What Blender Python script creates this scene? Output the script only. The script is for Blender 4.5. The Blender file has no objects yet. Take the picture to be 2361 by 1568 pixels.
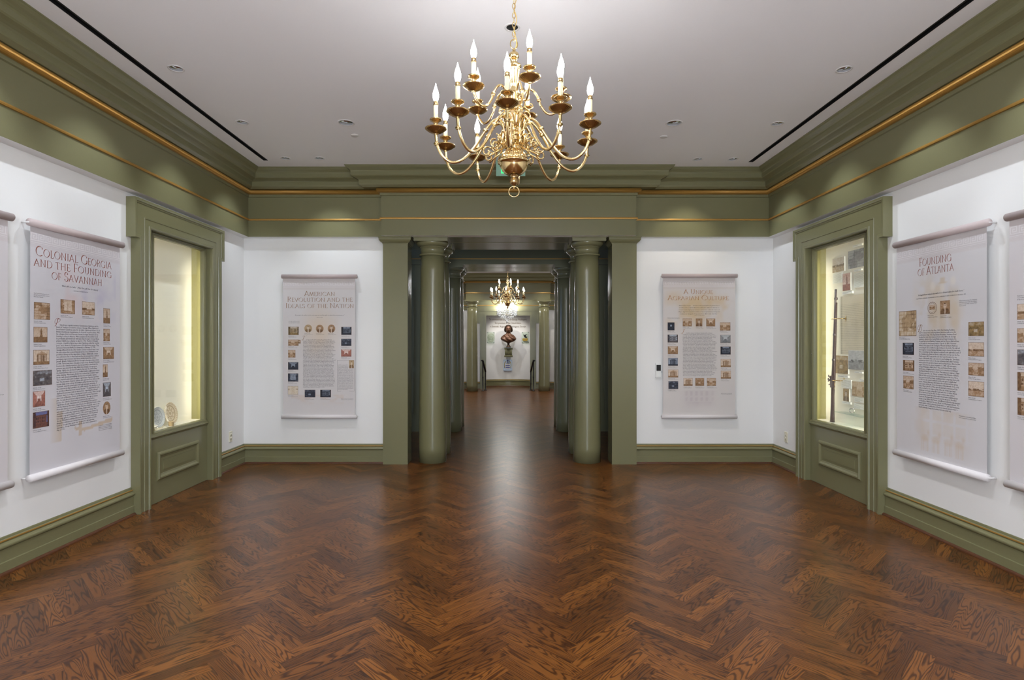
import bpy, bmesh, math, random
from mathutils import Vector, Matrix

SC = bpy.context.scene
COL = SC.collection
PI = math.pi

# ------------------------------------------------------------------ dimensions (metres)
XL, XR, YB, YF = -3.275, 3.313, 7.08, -3.3          # side walls, back wall, wall behind the camera
ZC = 3.587                                            # ceiling
ZE = 2.792                                            # underside of entablature
AX = 0.035                                            # axis of the colonnade
YF2 = 17.45                                           # far wall of the second room

# ------------------------------------------------------------------ camera, world, exposure
F, CX, CY, EYE = 1312.0, 1169.0, 789.0, 1.5        # focal length and principal point in pixels of the 2361 x 1568 frame
cam_d = bpy.data.cameras.new('camera')
cam_d.sensor_fit = 'HORIZONTAL'
cam_d.sensor_width = 36.0
cam_d.lens = 36.0 * F / 2361.0
cam_d.shift_x = (1180.5 - CX) / 2361.0
cam_d.shift_y = (CY - 784.0) / 2361.0
cam_d.clip_start = 0.05
cam = bpy.data.objects.new('camera', cam_d)
COL.objects.link(cam)
cam.location = (0, 0, EYE)
cam.rotation_euler = (PI / 2, 0, 0)
SC.camera = cam

world = bpy.data.worlds.new('world')
SC.world = world
world.use_nodes = True
world.node_tree.nodes['Background'].inputs[0].default_value = (0.75, 0.85, 1.0, 1)
world.node_tree.nodes['Background'].inputs[1].default_value = 0.02

SC.view_settings.view_transform = 'Standard'
SC.view_settings.look = 'None'
SC.view_settings.exposure = 0.14
SC.view_settings.gamma = 1.0
SC.view_settings.use_curve_mapping = False

def area_light(name, loc, rot, sx, sy, power, color):
    d = bpy.data.lights.new(name, 'AREA')
    d.shape = 'RECTANGLE'; d.size = sx; d.size_y = sy
    d.energy = power; d.color = color
    o = bpy.data.objects.new(name, d); COL.objects.link(o)
    o.location = loc; o.rotation_euler = rot
    return o

# added point fill behind the camera to lift the room; no fixture hangs there
d_ = bpy.data.lights.new('rear_fill_light', 'POINT'); d_.energy = 250; d_.color = (0.95, 0.98, 1.0); d_.shadow_soft_size = 0.35
o_ = bpy.data.objects.new('rear_fill_light', d_); COL.objects.link(o_); o_.location = (0.02, -1.4, 2.3)
# assumed daylight from behind the camera, added as an area light; no door modelled
area_light('assumed_rear_daylight', (0.03, YF + 0.08, 1.45), (PI / 2, 0, 0), 1.0, 2.5, 110, (0.62, 0.80, 1.0))
# assumed daylight, added as an area light at each end of the cross hall
area_light('assumed_hall_daylight', (-4.3, 8.4, 1.7), (0, -PI / 2, 0), 1.6, 1.3, 24, (0.33, 0.50, 1.0))
area_light('assumed_hall_daylight', (4.3, 8.4, 1.7), (0, PI / 2, 0), 1.6, 1.3, 8, (0.30, 0.46, 1.0))

# ------------------------------------------------------------------ materials
def new_mat(name):
    m = bpy.data.materials.new(name); m.use_nodes = True
    nt = m.node_tree
    return m, nt, nt.nodes['Principled BSDF']

def plain(name, col, rough=0.5, metal=0.0, spec=0.5, bump=0.0, scale=60.0, var=0.0):
    m, nt, b = new_mat(name)
    b.inputs['Base Color'].default_value = (*col, 1)
    b.inputs['Roughness'].default_value = rough
    b.inputs['Metallic'].default_value = metal
    b.inputs['Specular IOR Level'].default_value = spec
    tc = nt.nodes.new('ShaderNodeTexCoord')
    nz = nt.nodes.new('ShaderNodeTexNoise')
    nz.inputs['Scale'].default_value = scale
    nz.inputs['Detail'].default_value = 4
    nt.links.new(tc.outputs['Object'], nz.inputs['Vector'])
    if bump:
        bp = nt.nodes.new('ShaderNodeBump')
        bp.inputs['Strength'].default_value = bump
        bp.inputs['Distance'].default_value = 0.002
        nt.links.new(nz.outputs['Fac'], bp.inputs['Height'])
        nt.links.new(bp.outputs['Normal'], b.inputs['Normal'])
    if var:
        mx = nt.nodes.new('ShaderNodeMix'); mx.data_type = 'RGBA'
        mx.inputs[6].default_value = (*[c * (1 - var) for c in col], 1)
        mx.inputs[7].default_value = (*[min(1, c * (1 + var)) for c in col], 1)
        nt.links.new(nz.outputs['Fac'], mx.inputs[0])
        nt.links.new(mx.outputs[2], b.inputs['Base Color'])
    return m

def emit(name, col, strength):
    m, nt, b = new_mat(name)
    b.inputs['Base Color'].default_value = (*col, 1)
    b.inputs['Emission Color'].default_value = (*col, 1)
    b.inputs['Emission Strength'].default_value = strength
    return m

def pane(name, tint=(1, 1, 1), rough=0.0, ior=1.45):
    m = bpy.data.materials.new(name); m.use_nodes = True
    nt = m.node_tree; nt.nodes.clear()
    out = nt.nodes.new('ShaderNodeOutputMaterial')
    tr = nt.nodes.new('ShaderNodeBsdfTransparent'); tr.inputs[0].default_value = (*tint, 1)
    gl = nt.nodes.new('ShaderNodeBsdfGlossy'); gl.inputs['Roughness'].default_value = rough
    # Schlick reflectance from the facing angle, the same on both faces of the pane
    ge = nt.nodes.new('ShaderNodeNewGeometry')
    dp = nt.nodes.new('ShaderNodeVectorMath'); dp.operation = 'DOT_PRODUCT'
    nt.links.new(ge.outputs['Incoming'], dp.inputs[0]); nt.links.new(ge.outputs['Normal'], dp.inputs[1])
    ab = nt.nodes.new('ShaderNodeMath'); ab.operation = 'ABSOLUTE'; nt.links.new(dp.outputs['Value'], ab.inputs[0])
    om = nt.nodes.new('ShaderNodeMath'); om.operation = 'SUBTRACT'; om.inputs[0].default_value = 1; nt.links.new(ab.outputs[0], om.inputs[1])
    pw = nt.nodes.new('ShaderNodeMath'); pw.operation = 'POWER'; pw.inputs[1].default_value = 5; nt.links.new(om.outputs[0], pw.inputs[0])
    r0 = ((ior - 1) / (ior + 1)) ** 2
    fr = nt.nodes.new('ShaderNodeMath'); fr.operation = 'MULTIPLY_ADD'; fr.inputs[1].default_value = 1 - r0; fr.inputs[2].default_value = r0
    nt.links.new(pw.outputs[0], fr.inputs[0])
    mx = nt.nodes.new('ShaderNodeMixShader')
    nt.links.new(fr.outputs[0], mx.inputs[0])
    nt.links.new(tr.outputs[0], mx.inputs[1]); nt.links.new(gl.outputs[0], mx.inputs[2])
    nt.links.new(mx.outputs[0], out.inputs[0])
    return m

def attr_mat(name, rough=0.6):
    m, nt, b = new_mat(name)
    a = nt.nodes.new('ShaderNodeAttribute'); a.attribute_name = 'ink'
    nt.links.new(a.outputs['Color'], b.inputs['Base Color'])
    b.inputs['Roughness'].default_value = rough
    b.inputs['Specular IOR Level'].default_value = 0.25
    return m

def wood_floor():
    m, nt, b = new_mat('herringbone_oak')
    N = nt.nodes.new; L = nt.links.new
    uv = N('ShaderNodeUVMap'); uv.uv_map = 'grain'
    rnd = N('ShaderNodeAttribute'); rnd.attribute_name = 'plank'
    # long grain field, contour lines of a stretched noise give the cathedral figure
    mp = N('ShaderNodeMapping'); mp.inputs['Scale'].default_value = (1.3, 11.0, 1)
    L(uv.outputs[0], mp.inputs[0])
    n1 = N('ShaderNodeTexNoise'); n1.inputs['Scale'].default_value = 1.0; n1.inputs['Detail'].default_value = 2.0
    n1.inputs['Roughness'].default_value = 0.45; n1.inputs['Distortion'].default_value = 0.25
    L(mp.outputs[0], n1.inputs['Vector'])
    mul = N('ShaderNodeMath'); mul.operation = 'MULTIPLY'; mul.inputs[1].default_value = 125.0
    L(n1.outputs['Fac'], mul.inputs[0])
    sn = N('ShaderNodeMath'); sn.operation = 'SINE'; L(mul.outputs[0], sn.inputs[0])
    cr = N('ShaderNodeValToRGB')
    e = cr.color_ramp.elements
    e[0].position = 0.48; e[0].color = (0, 0, 0, 1)
    e[1].position = 1.0; e[1].color = (1, 1, 1, 1)
    mr = N('ShaderNodeMapRange'); mr.inputs[1].default_value = -1; mr.inputs[2].default_value = 1
    L(sn.outputs[0], mr.inputs[0]); L(mr.outputs[0], cr.inputs[0])
    # fine pores
    mp2 = N('ShaderNodeMapping'); mp2.inputs['Scale'].default_value = (18, 330, 1)
    L(uv.outputs[0], mp2.inputs[0])
    n2 = N('ShaderNodeTexNoise'); n2.inputs['Scale'].default_value = 1.0; n2.inputs['Detail'].default_value = 3.0
    L(mp2.outputs[0], n2.inputs['Vector'])
    # plank tint
    ramp = N('ShaderNodeValToRGB')
    el = ramp.color_ramp.elements
    el[0].position = 0.0; el[0].color = (0.086, 0.028, 0.0050, 1)
    el[1].position = 1.0; el[1].color = (0.190, 0.067, 0.0115, 1)
    q = ramp.color_ramp.elements.new(0.5); q.color = (0.136, 0.046, 0.0080, 1)
    L(rnd.outputs['Fac'], ramp.inputs[0])
    mx = N('ShaderNodeMix'); mx.data_type = 'RGBA'; mx.blend_type = 'MULTIPLY'
    L(ramp.outputs[0], mx.inputs[6]); mx.inputs[7].default_value = (0.30, 0.25, 0.24, 1)
    st = N('ShaderNodeMath'); st.operation = 'MULTIPLY'; st.inputs[1].default_value = 1.0
    L(cr.outputs[0], st.inputs[0]); L(st.outputs[0], mx.inputs[0])
    mx2 = N('ShaderNodeMix'); mx2.data_type = 'RGBA'; mx2.blend_type = 'MULTIPLY'; 
    pr = N('ShaderNodeMapRange'); pr.inputs[1].default_value = 0.5; pr.inputs[2].default_value = 0.75; pr.inputs[4].default_value = 0.4
    L(n2.outputs['Fac'], pr.inputs[0]); L(pr.outputs[0], mx2.inputs[0])
    L(mx.outputs[2], mx2.inputs[6]); mx2.inputs[7].default_value = (0.5, 0.42, 0.40, 1)
    # thin dark seams between planks
    sm = N('ShaderNodeAttribute'); sm.attribute_name = 'seam'
    mx3 = N('ShaderNodeMix'); mx3.data_type = 'RGBA'
    L(sm.outputs['Fac'], mx3.inputs[0]); L(mx2.outputs[2], mx3.inputs[6]); mx3.inputs[7].default_value = (0.03, 0.011, 0.005, 1)
    L(mx3.outputs[2], b.inputs['Base Color'])
    tc = N('ShaderNodeTexCoord')
    n3 = N('ShaderNodeTexNoise'); n3.inputs['Scale'].default_value = 1.7; n3.inputs['Detail'].default_value = 3
    L(tc.outputs['Object'], n3.inputs['Vector'])
    rr = N('ShaderNodeMapRange'); rr.inputs[3].default_value = 0.277; rr.inputs[4].default_value = 0.300
    L(n3.outputs['Fac'], rr.inputs[0]); L(rr.outputs[0], b.inputs['Roughness'])
    b.inputs['Specular IOR Level'].default_value = 0.42
    bp = N('ShaderNodeBump'); bp.inputs['Strength'].default_value = 0.10; bp.inputs['Distance'].default_value = 0.002
    L(n2.outputs['Fac'], bp.inputs['Height']); L(bp.outputs['Normal'], b.inputs['Normal'])
    return m

M = {}
M['white'] = plain('white_wall_paint', (0.80, 0.79, 0.775), 0.75, bump=0.05, scale=180, var=0.01)
M['ceil'] = plain('ceiling_paint', (0.86, 0.845, 0.86), 0.8, bump=0.03, scale=120, var=0.01)
M['green'] = plain('sage_green_paint', (0.180, 0.172, 0.088), 0.235, bump=0.03, scale=90, var=0.03)
M['gold'] = plain('gold_paint', (0.46, 0.255, 0.060), 0.34, metal=0.55, bump=0.03, scale=90, var=0.06)
M['wood_shoe'] = plain('stained_shoe_moulding', (0.085, 0.030, 0.011), 0.35, scale=30, var=0.3)
M['floor'] = wood_floor()
M['dark'] = plain('dark_hall_paint', (0.05, 0.062, 0.055), 0.35, var=0.05)
M['black'] = plain('matt_black', (0.006, 0.006, 0.006), 0.6, var=0.1)
M['iron'] = plain('black_iron', (0.012, 0.011, 0.011), 0.4, metal=0.4, var=0.1)
M['brass'] = plain('polished_brass', (0.70, 0.525, 0.255), 0.17, metal=1.0, bump=0.02, scale=40, var=0.07)
M['brassdark'] = plain('aged_brass', (0.42, 0.275, 0.115), 0.26, metal=1.0, scale=60, var=0.15)
M['cord'] = plain('golden_lamp_cord', (0.55, 0.36, 0.08), 0.45, var=0.1)
M['candle'] = plain('ivory_candle_sleeve', (0.78, 0.72, 0.48), 0.45, var=0.03)
M['bulb'] = emit('lit_flame_bulb', (0.97, 0.985, 1.0), 80.0)
M['bulb_far'] = emit('lit_crystal_chandelier_bulb', (0.97, 0.985, 1.0), 190.0)
M['chrome'] = plain('downlight_reflector', (0.62, 0.66, 0.74), 0.12, metal=1.0, var=0.02)
M['trimwhite'] = plain('white_enamel', (0.72, 0.70, 0.69), 0.5, var=0.02)
M['lamp'] = emit('downlight_lamp', (0.95, 0.97, 1.0), 8.0)
M['ivory'] = plain('ivory_plastic', (0.70, 0.66, 0.52), 0.4, var=0.02)
M['plastic'] = plain('white_plastic', (0.78, 0.78, 0.76), 0.4, var=0.02)
M['fabric'] = attr_mat('printed_banner_fabric', 0.8)
M['print'] = attr_mat('printed_picture', 0.55)
M['rod'] = plain('banner_rod_fabric', (0.70, 0.66, 0.66), 0.7, var=0.03)
M['rodpink'] = plain('banner_rod_pink_fabric', (0.52, 0.43, 0.42), 0.7, var=0.03)
M['ink'] = plain('black_ink', (0.025, 0.025, 0.035), 0.7)
M['ink_red'] = plain('rust_red_ink', (0.27, 0.075, 0.045), 0.7)
M['ink_brown'] = plain('olive_brown_ink', (0.24, 0.125, 0.05), 0.7)
M['ink_orange'] = plain('copper_brown_ink', (0.36, 0.16, 0.045), 0.7)
M['ink_pale'] = plain('pale_key_ink', (0.675, 0.635, 0.645), 0.8)
M['glass'] = pane('clear_glass', (0.99, 1.0, 0.99))
M['greenglass'] = pane('pale_green_glass', (0.86, 0.95, 0.92), ior=1.5)
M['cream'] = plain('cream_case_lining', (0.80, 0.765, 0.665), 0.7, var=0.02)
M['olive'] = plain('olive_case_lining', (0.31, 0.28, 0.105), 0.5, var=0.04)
M['tube'] = emit('case_light_tube', (1.0, 0.96, 0.87), 12.0)
M['tube_bright'] = emit('bright_case_light_tube', (1.0, 0.96, 0.87), 54.0)
M['card'] = plain('white_card', (0.82, 0.82, 0.80), 0.6, var=0.02)
M['steel'] = plain('gun_steel', (0.17, 0.14, 0.15), 0.32, metal=0.9, var=0.2)
M['walnut'] = plain('dark_walnut', (0.065, 0.032, 0.027), 0.35, scale=25, var=0.4)
M['silver'] = plain('polished_silver', (0.85, 0.84, 0.82), 0.12, metal=1.0, var=0.03)
M['china'] = attr_mat('painted_porcelain', 0.2)
M['whitechina'] = plain('white_porcelain', (0.82, 0.80, 0.74), 0.2, var=0.03)
M['tanchina'] = plain('tan_gilt_porcelain', (0.46, 0.33, 0.16), 0.3, var=0.35, scale=110)
M['exitpanel'] = plain('exit_sign_acrylic', (0.30, 0.52, 0.40), 0.25, var=0.03)
M['exitgreen'] = emit('exit_sign_letters', (0.04, 0.75, 0.20), 1.2)
M['alu'] = plain('grey_aluminium', (0.33, 0.35, 0.38), 0.35, metal=0.8, var=0.05)
M['bronze'] = plain('brown_bronze', (0.125, 0.058, 0.032), 0.42, metal=0.4, bump=0.5, scale=16, var=0.5)
M['bronzedark'] = plain('dark_bronze', (0.05, 0.028, 0.016), 0.4, metal=0.6, bump=0.3, scale=30, var=0.3)
M['crystal'] = plain('cut_crystal', (0.86, 0.88, 0.93), 0.06, spec=1.0)
M['crystal'].node_tree.nodes['Principled BSDF'].inputs['Transmission Weight'].default_value = 0.3
M['plaque'] = pane('etched_glass_plaque', (0.92, 0.96, 0.92), 0.2, 1.5)
M['plaqueblue'] = plain('pale_blue_plaque', (0.50, 0.62, 0.80), 0.3, var=0.05)
M['seal'] = plain('sage_seal_ink', (0.34, 0.36, 0.22), 0.6)
M['goldflat'] = plain('gold_leaf', (0.55, 0.38, 0.08), 0.35, metal=0.5, var=0.1)
M['navy'] = plain('navy_enamel', (0.05, 0.05, 0.28), 0.4)
M['goldletter'] = plain('bronze_letters', (0.16, 0.10, 0.045), 0.4, metal=0.3)

# ------------------------------------------------------------------ mesh collector
class MB:
    def __init__(s):
        s.v = []; s.f = []; s.m = []; s.s = []; s.c = []; s.hasc = False
    def add(s, verts, faces, mat=0, smooth=False, cols=None):
        k = len(s.v)
        s.v.extend([tuple(v) for v in verts])
        for f in faces:
            s.f.append(tuple(i + k for i in f)); s.m.append(mat); s.s.append(smooth)
        if cols is not None: s.hasc = True
        s.c.extend(cols if cols is not None else [(0.5, 0.5, 0.5)] * len(verts))
        return s
    def box(s, x0, x1, y0, y1, z0, z1, mat=0):
        x0, x1 = min(x0, x1), max(x0, x1); y0, y1 = min(y0, y1), max(y0, y1); z0, z1 = min(z0, z1), max(z0, z1)
        v = [(x, y, z) for z in (z0, z1) for y in (y0, y1) for x in (x0, x1)]
        s.add(v, [(0, 2, 3, 1), (4, 5, 7, 6), (0, 1, 5, 4), (1, 3, 7, 5), (3, 2, 6, 7), (2, 0, 4, 6)], mat)
        return s
    def quad(s, a, b, c, d, mat=0):
        return s.add([a, b, c, d], [(0, 1, 2, 3)], mat)
    def lathe(s, prof, c=(0, 0, 0), n=32, mat=0, smooth=True, flute=None, a0=0.0, a1=2 * PI):
        """prof: list of (r, z); flute: (count, depth, i0, i1) modulates the radius"""
        vs = []; full = abs(a1 - a0 - 2 * PI) < 1e-6
        cnt = n if full else n + 1
        for i, (r, z) in enumerate(prof):
            for k in range(cnt):
                a = a0 + (a1 - a0) * k / n
                rr = r
                if flute and flute[2] <= i <= flute[3]:
                    rr = r * (1 - flute[1] * (0.5 + 0.5 * math.cos(flute[0] * a)))
                vs.append((c[0] + rr * math.cos(a), c[1] + rr * math.sin(a), c[2] + z))
        fs = []
        for i in range(len(prof) - 1):
            for k in range(n):
                k2 = (k + 1) % cnt
                fs.append((i * cnt + k, i * cnt + k2, (i + 1) * cnt + k2, (i + 1) * cnt + k))
        if full:
            if prof[0][0] > 1e-5: fs.append(tuple(reversed(range(cnt))))
            if prof[-1][0] > 1e-5: fs.append(tuple((len(prof) - 1) * cnt + k for k in range(cnt)))
        s.add(vs, fs, mat, smooth)
        return s
    def tube(s, pts, r, n=10, mat=0, closed=False, caps=True, smooth=True):
        pts = [Vector(p) for p in pts]
        m = len(pts)
        rs = r if isinstance(r, (list, tuple)) else [r] * m
        T = []
        for i in range(m):
            if closed: t = pts[(i + 1) % m] - pts[i - 1]
            else: t = pts[min(i + 1, m - 1)] - pts[max(i - 1, 0)]
            T.append(t.normalized() if t.length > 1e-9 else Vector((0, 0, 1)))
        ref = Vector((0, 0, 1)) if abs(T[0].z) < 0.9 else Vector((1, 0, 0))
        nrm = (ref - T[0] * ref.dot(T[0])).normalized()
        vs = []
        for i in range(m):
            nrm = (nrm - T[i] * nrm.dot(T[i]))
            nrm = nrm.normalized() if nrm.length > 1e-6 else Vector((1, 0, 0))
            b = T[i].cross(nrm)
            for k in range(n):
                a = 2 * PI * k / n
                vs.append(pts[i] + (nrm * math.cos(a) + b * math.sin(a)) * rs[i])
        fs = []
        for i in range(m if closed else m - 1):
            j = (i + 1) % m
            for k in range(n):
                k2 = (k + 1) % n
                fs.append((i * n + k, i * n + k2, j * n + k2, j * n + k))
        if caps and not closed:
            fs.append(tuple(reversed(range(n)))); fs.append(tuple((m - 1) * n + k for k in range(n)))
        s.add(vs, fs, mat, smooth)
        return s
    def build(s, name, mats, parent=None, loc=None, flip=False):
        me = bpy.data.meshes.new(name)
        fs = [tuple(reversed(f)) for f in s.f] if flip else s.f
        me.from_pydata(s.v, [], fs)
        for m in (mats if isinstance(mats, (list, tuple)) else [mats]): me.materials.append(M[m] if isinstance(m, str) else m)
        me.polygons.foreach_set('material_index', s.m)
        me.polygons.foreach_set('use_smooth', s.s)
        if s.hasc:
            a = me.color_attributes.new('ink', 'FLOAT_COLOR', 'POINT')
            flat = []
            for c in s.c: flat += [c[0], c[1], c[2], 1.0]
            a.data.foreach_set('color', flat)
        me.update()
        o = bpy.data.objects.new(name, me); COL.objects.link(o)
        if parent: o.parent = parent
        if loc: o.location = loc
        return o

def tag(o, label=None, cat=None, group=None, kind=None):
    if label: o['label'] = label
    if cat: o['category'] = cat
    if group: o['group'] = group
    if kind: o['kind'] = kind
    return o
def empty(name, label, cat, loc, rz=0.0, group=None):
    o = bpy.data.objects.new(name, None); COL.objects.link(o)
    o.empty_display_size = 0.1
    o.location = loc; o.rotation_euler = (0, 0, rz)
    return tag(o, label, cat, group, 'thing')
def struct(mb, name, mats):
    return tag(mb.build(name, mats), kind='structure')
def dup_tree(o, loc, label, parent=None, group=None):
    c = o.copy(); COL.objects.link(c); c.parent = parent
    if loc is not None: c.location = loc
    if label: c['label'] = label
    if group: c['group'] = group
    for ch in list(o.children):
        dup_tree(ch, None, None, c)
    return c

def sweep(mb, prof, path, mats=None, smooth=False, side=1):
    """sweep profile (projection, z) along a plan polyline with mitred corners; projection goes to the right-hand side"""
    n = len(path); offs = []
    for i in range(n):
        def nor(a, b):
            d = Vector((b[0] - a[0], b[1] - a[1])).normalized()
            return Vector((d.y, -d.x)) * side
        if i == 0: o = nor(path[0], path[1])
        elif i == n - 1: o = nor(path[-2], path[-1])
        else:
            n1, n2 = nor(path[i - 1], path[i]), nor(path[i], path[i + 1])
            o = (n1 + n2) / (1 + n1.dot(n2))
        offs.append(o)
    for j in range(len(prof) - 1):
        vs = []; fs = []
        for i in range(n):
            for p, z in (prof[j], prof[j + 1]):
                vs.append((path[i][0] + offs[i].x * p, path[i][1] + offs[i].y * p, z))
        for i in range(n - 1):
            f = (2 * i, 2 * i + 2, 2 * i + 3, 2 * i + 1)
            fs.append(f)
        mb.add(vs, fs, mats[j] if mats else 0, smooth)
    # end caps
    for i in (0, n - 1):
        mb.add([(path[i][0] + offs[i].x * p, path[i][1] + offs[i].y * p, z) for p, z in prof], [tuple(range(len(prof)))], 0)
    return mb

def arc(cx, cz, r, a0, a1, n=6):
    return [(cx + r * math.cos(math.radians(a0 + (a1 - a0) * i / n)), cz + r * math.sin(math.radians(a0 + (a1 - a0) * i / n))) for i in range(n + 1)]
# ------------------------------------------------------------------ floor
def make_floor():
    L, W = 0.48, 0.08
    rnd = random.Random(5)
    verts = []; faces = []; plank = []; seam = []; uvs = []
    r2 = math.sqrt(0.5)
    def put(a0, b0, la, lb):
        ca, cb = a0 + la / 2, b0 + lb / 2
        X = (ca - cb) * r2 - L * r2 + 0.012; Y = (ca + cb) * r2
        ok = (-3.4 < X < 3.45 and -3.5 < Y < 19.9) or (7.0 < Y < 9.7 and abs(X) < 4.6)
        if not ok: return
        g = 0.0009
        k = len(verts)
        tone = rnd.random(); ou, ov = rnd.random() * 40, rnd.random() * 40
        fl = rnd.choice((-1, 1))
        pts = [(0, 0), (la, 0), (la, lb), (0, lb), (g, g), (la - g, g), (la - g, lb - g), (g, lb - g)]
        for (p, q) in pts:
            a, b = a0 + p, b0 + q
            verts.append(((a - b) * r2 - L * r2 + 0.012, (a + b) * r2, 0.0))
        def uv(i):
            p, q = pts[i]
            u, v = (p, q) if la > lb else (q, p)
            return (ou + fl * u, ov + v)
        for f, s in (((4, 5, 6, 7), 0), ((0, 1, 5, 4), 1), ((1, 2, 6, 5), 1), ((2, 3, 7, 6), 1), ((3, 0, 4, 7), 1)):
            faces.append(tuple(k + i for i in f)); plank.append(tone); seam.append(s * 0.75)
            uvs.extend(uv(i) for i in f)
    for i in range(-420, 420):
        for j in range(-30, 30):
            a = i * W + j * 2 * L
            mid = (a + i * W) * r2
            if not (-6 < mid < 22): continue
            put(a, i * W, L, W)
            put(a + L, (i + 1) * W - L, W, L)
    me = bpy.data.meshes.new('floor'); me.from_pydata(verts, [], faces)
    u = me.uv_layers.new(name='grain')
    flat = []
    for t in uvs: flat += t
    u.data.foreach_set('uv', flat)
    a = me.attributes.new('plank', 'FLOAT', 'FACE'); a.data.foreach_set('value', plank)
    a = me.attributes.new('seam', 'FLOAT', 'FACE'); a.data.foreach_set('value', seam)
    me.materials.append(M['floor']); me.update()
    o = bpy.data.objects.new('floor', me); COL.objects.link(o)
    tag(o, kind='structure')
make_floor()

# ------------------------------------------------------------------ ceilings with real recesses
def P_ceil(px, py):
    Y = (ZC - EYE) * F / (CY - py)
    return ((px - CX) * Y / F, Y)
DL = {}
for nm, p in (('l1', (406, 158)), ('l2', (558, 282)), ('l3', (658, 365)), ('r1', (1946, 160)), ('r2', (1792, 285)), ('r3', (1690, 367)),
              ('bl', (737, 365)), ('br', (1609, 367)), ('gl', (798, 283)), ('gr', (1554, 284)), ('dl', (818, 312)), ('dr', (1530, 315)), ('blk', (1181, 63))):
    DL[nm] = P_ceil(*p)
washers = [DL[k] for k in ('l1', 'l2', 'l3', 'r1', 'r2', 'r3')]
extra_l = [(DL['l1'][0], DL['l1'][1] - 1.06 * k) for k in (1, 2, 3, 4, 5, 6)]  # both extra rows continue out of view, added for light
extra_r = [(DL['r1'][0], DL['r1'][1] - 1.06 * k) for k in (1, 2, 3, 4, 5, 6)]
general = [DL['gl'], DL['gr'], (DL['gl'][0], 2.9), (DL['gr'][0], 2.9), (DL['gl'][0], 0.6), (DL['gr'][0], 0.6), (DL['gl'][0], -1.6), (DL['gr'][0], -1.6)]  # past the first pair these are out of view, added for light

SLOTS = [(-2.795, -2.742, -3.0, 6.53), (2.795, 2.848, -3.0, 6.59)]
def make_ceiling():
    mb = MB().box(XL - 0.3, XR + 0.3, YF - 0.3, YB + 0.17, ZC, ZC + 0.16)
    o = mb.build('ceiling', 'ceil')
    cut = MB()
    for (x, y), r in [(p, 0.047) for p in washers + extra_l + extra_r + [DL['bl'], DL['br']]] + [(p, 0.066) for p in general] + [(DL['blk'], 0.040)]:
        cut.lathe([(r, -0.05), (r, 0.11)], (x, y, ZC), 28, smooth=False)
    for x0, x1, y0, y1 in SLOTS: cut.box(x0, x1, y0, y1, ZC - 0.05, ZC + 0.09)
    c = cut.build('cutter', 'ceil')
    md = o.modifiers.new('holes', 'BOOLEAN'); md.object = c; md.operation = 'DIFFERENCE'; md.solver = 'EXACT'
    dg = bpy.context.evaluated_depsgraph_get()
    me = bpy.data.meshes.new_from_object(o.evaluated_get(dg))
    o.modifiers.clear(); o.data = me
    bpy.data.objects.remove(c)
    tag(o, kind='structure')
make_ceiling()
struct(MB().box(-4.5, 4.5, YB + 0.17, 9.5, 3.30, 3.42), 'ceiling', 'ceil')
struct(MB().box(XL - 0.3, XR + 0.3, 10.3, 17.66, ZC, ZC + 0.12), 'ceiling', 'ceil')

# ------------------------------------------------------------------ walls
CASE_Y = 5.662                                     # centre of both display cases along the side walls
def side_wall(name, x0, x1):
    mb = MB()
    mb.box(x0, x1, YF, CASE_Y - 0.64, 0, ZC)
    mb.box(x0, x1, CASE_Y + 0.66, YB + 0.17, 0, ZC)
    mb.box(x0, x1, CASE_Y - 0.64, CASE_Y + 0.66, 2.58, ZC)
    mb.box(x0, x1, CASE_Y - 0.64, CASE_Y + 0.66, 0, 0.60)
    struct(mb, name, 'white')
side_wall('wall_left', XL - 0.3, XL)
side_wall('wall_right', XR, XR + 0.3)
struct(MB().box(XL - 0.3, -1.26, YB, YB + 0.17, 0, ZC).box(1.33, XR + 0.3, YB, YB + 0.17, 0, ZC).box(-1.26, 1.33, YB, YB + 0.17, ZE + 0.01, ZC), 'wall_back', 'white')
struct(MB().box(XL - 0.3, XR + 0.3, YF - 0.15, YF, 0, ZC), 'wall_front', 'white')
# cross hall
struct(MB().box(-4.6, -4.5, YB + 0.17, 9.6, 0, 3.4), 'wall_left', 'green')
struct(MB().box(4.5, 4.6, YB + 0.17, 9.6, 0, 3.4), 'wall_right', 'green')
hb = MB().box(-4.5, -1.2, 9.55, 9.75, 0, 3.4).box(1.27, 4.5, 9.55, 9.75, 0, 3.4).box(-1.2, 1.27, 9.55, 9.75, ZE + 0.01, 3.4)
for s in (-1, 1):
    hb.box(AX + s * 2.0 - 0.4, AX + s * 2.0 + 0.4, 9.53, 9.55, 0.3, 1.0).box(AX + s * 2.0 - 0.4, AX + s * 2.0 + 0.4, 9.53, 9.55, 1.1, 2.4)
hb.box(-4.5, -1.56, 9.50, 9.55, 2.86, 3.3).box(1.63, 4.5, 9.50, 9.55, 2.86, 3.3)
struct(hb, 'wall_back', 'green')
struct(MB().box(-4.5, XL - 0.3, YB + 0.07, YB + 0.17, 0, 3.4).box(XR + 0.3, 4.5, YB + 0.07, YB + 0.17, 0, 3.4), 'wall_front', 'green')
# second room
struct(MB().box(XL - 0.2, XL, 9.75, 17.65, 0, ZC), 'wall_left', 'white')
struct(MB().box(XR, XR + 0.2, 9.75, 17.65, 0, ZC), 'wall_right', 'white')
struct(MB().box(XL, -1.2, 10.25, 10.40, 0, ZC).box(1.27, XR, 10.25, 10.40, 0, ZC).box(-1.2, 1.27, 10.25, 10.40, ZE + 0.01, ZC), 'wall_front', 'white')
struct(MB().box(XL, -1.45, YF2 + 0.2, YF2 + 0.35, 0, ZC).box(1.52, XR, YF2 + 0.2, YF2 + 0.35, 0, ZC).box(-1.45, 1.52, YF2 + 0.2, YF2 + 0.35, ZE + 0.01, ZC), 'wall_back', 'white')
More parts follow.
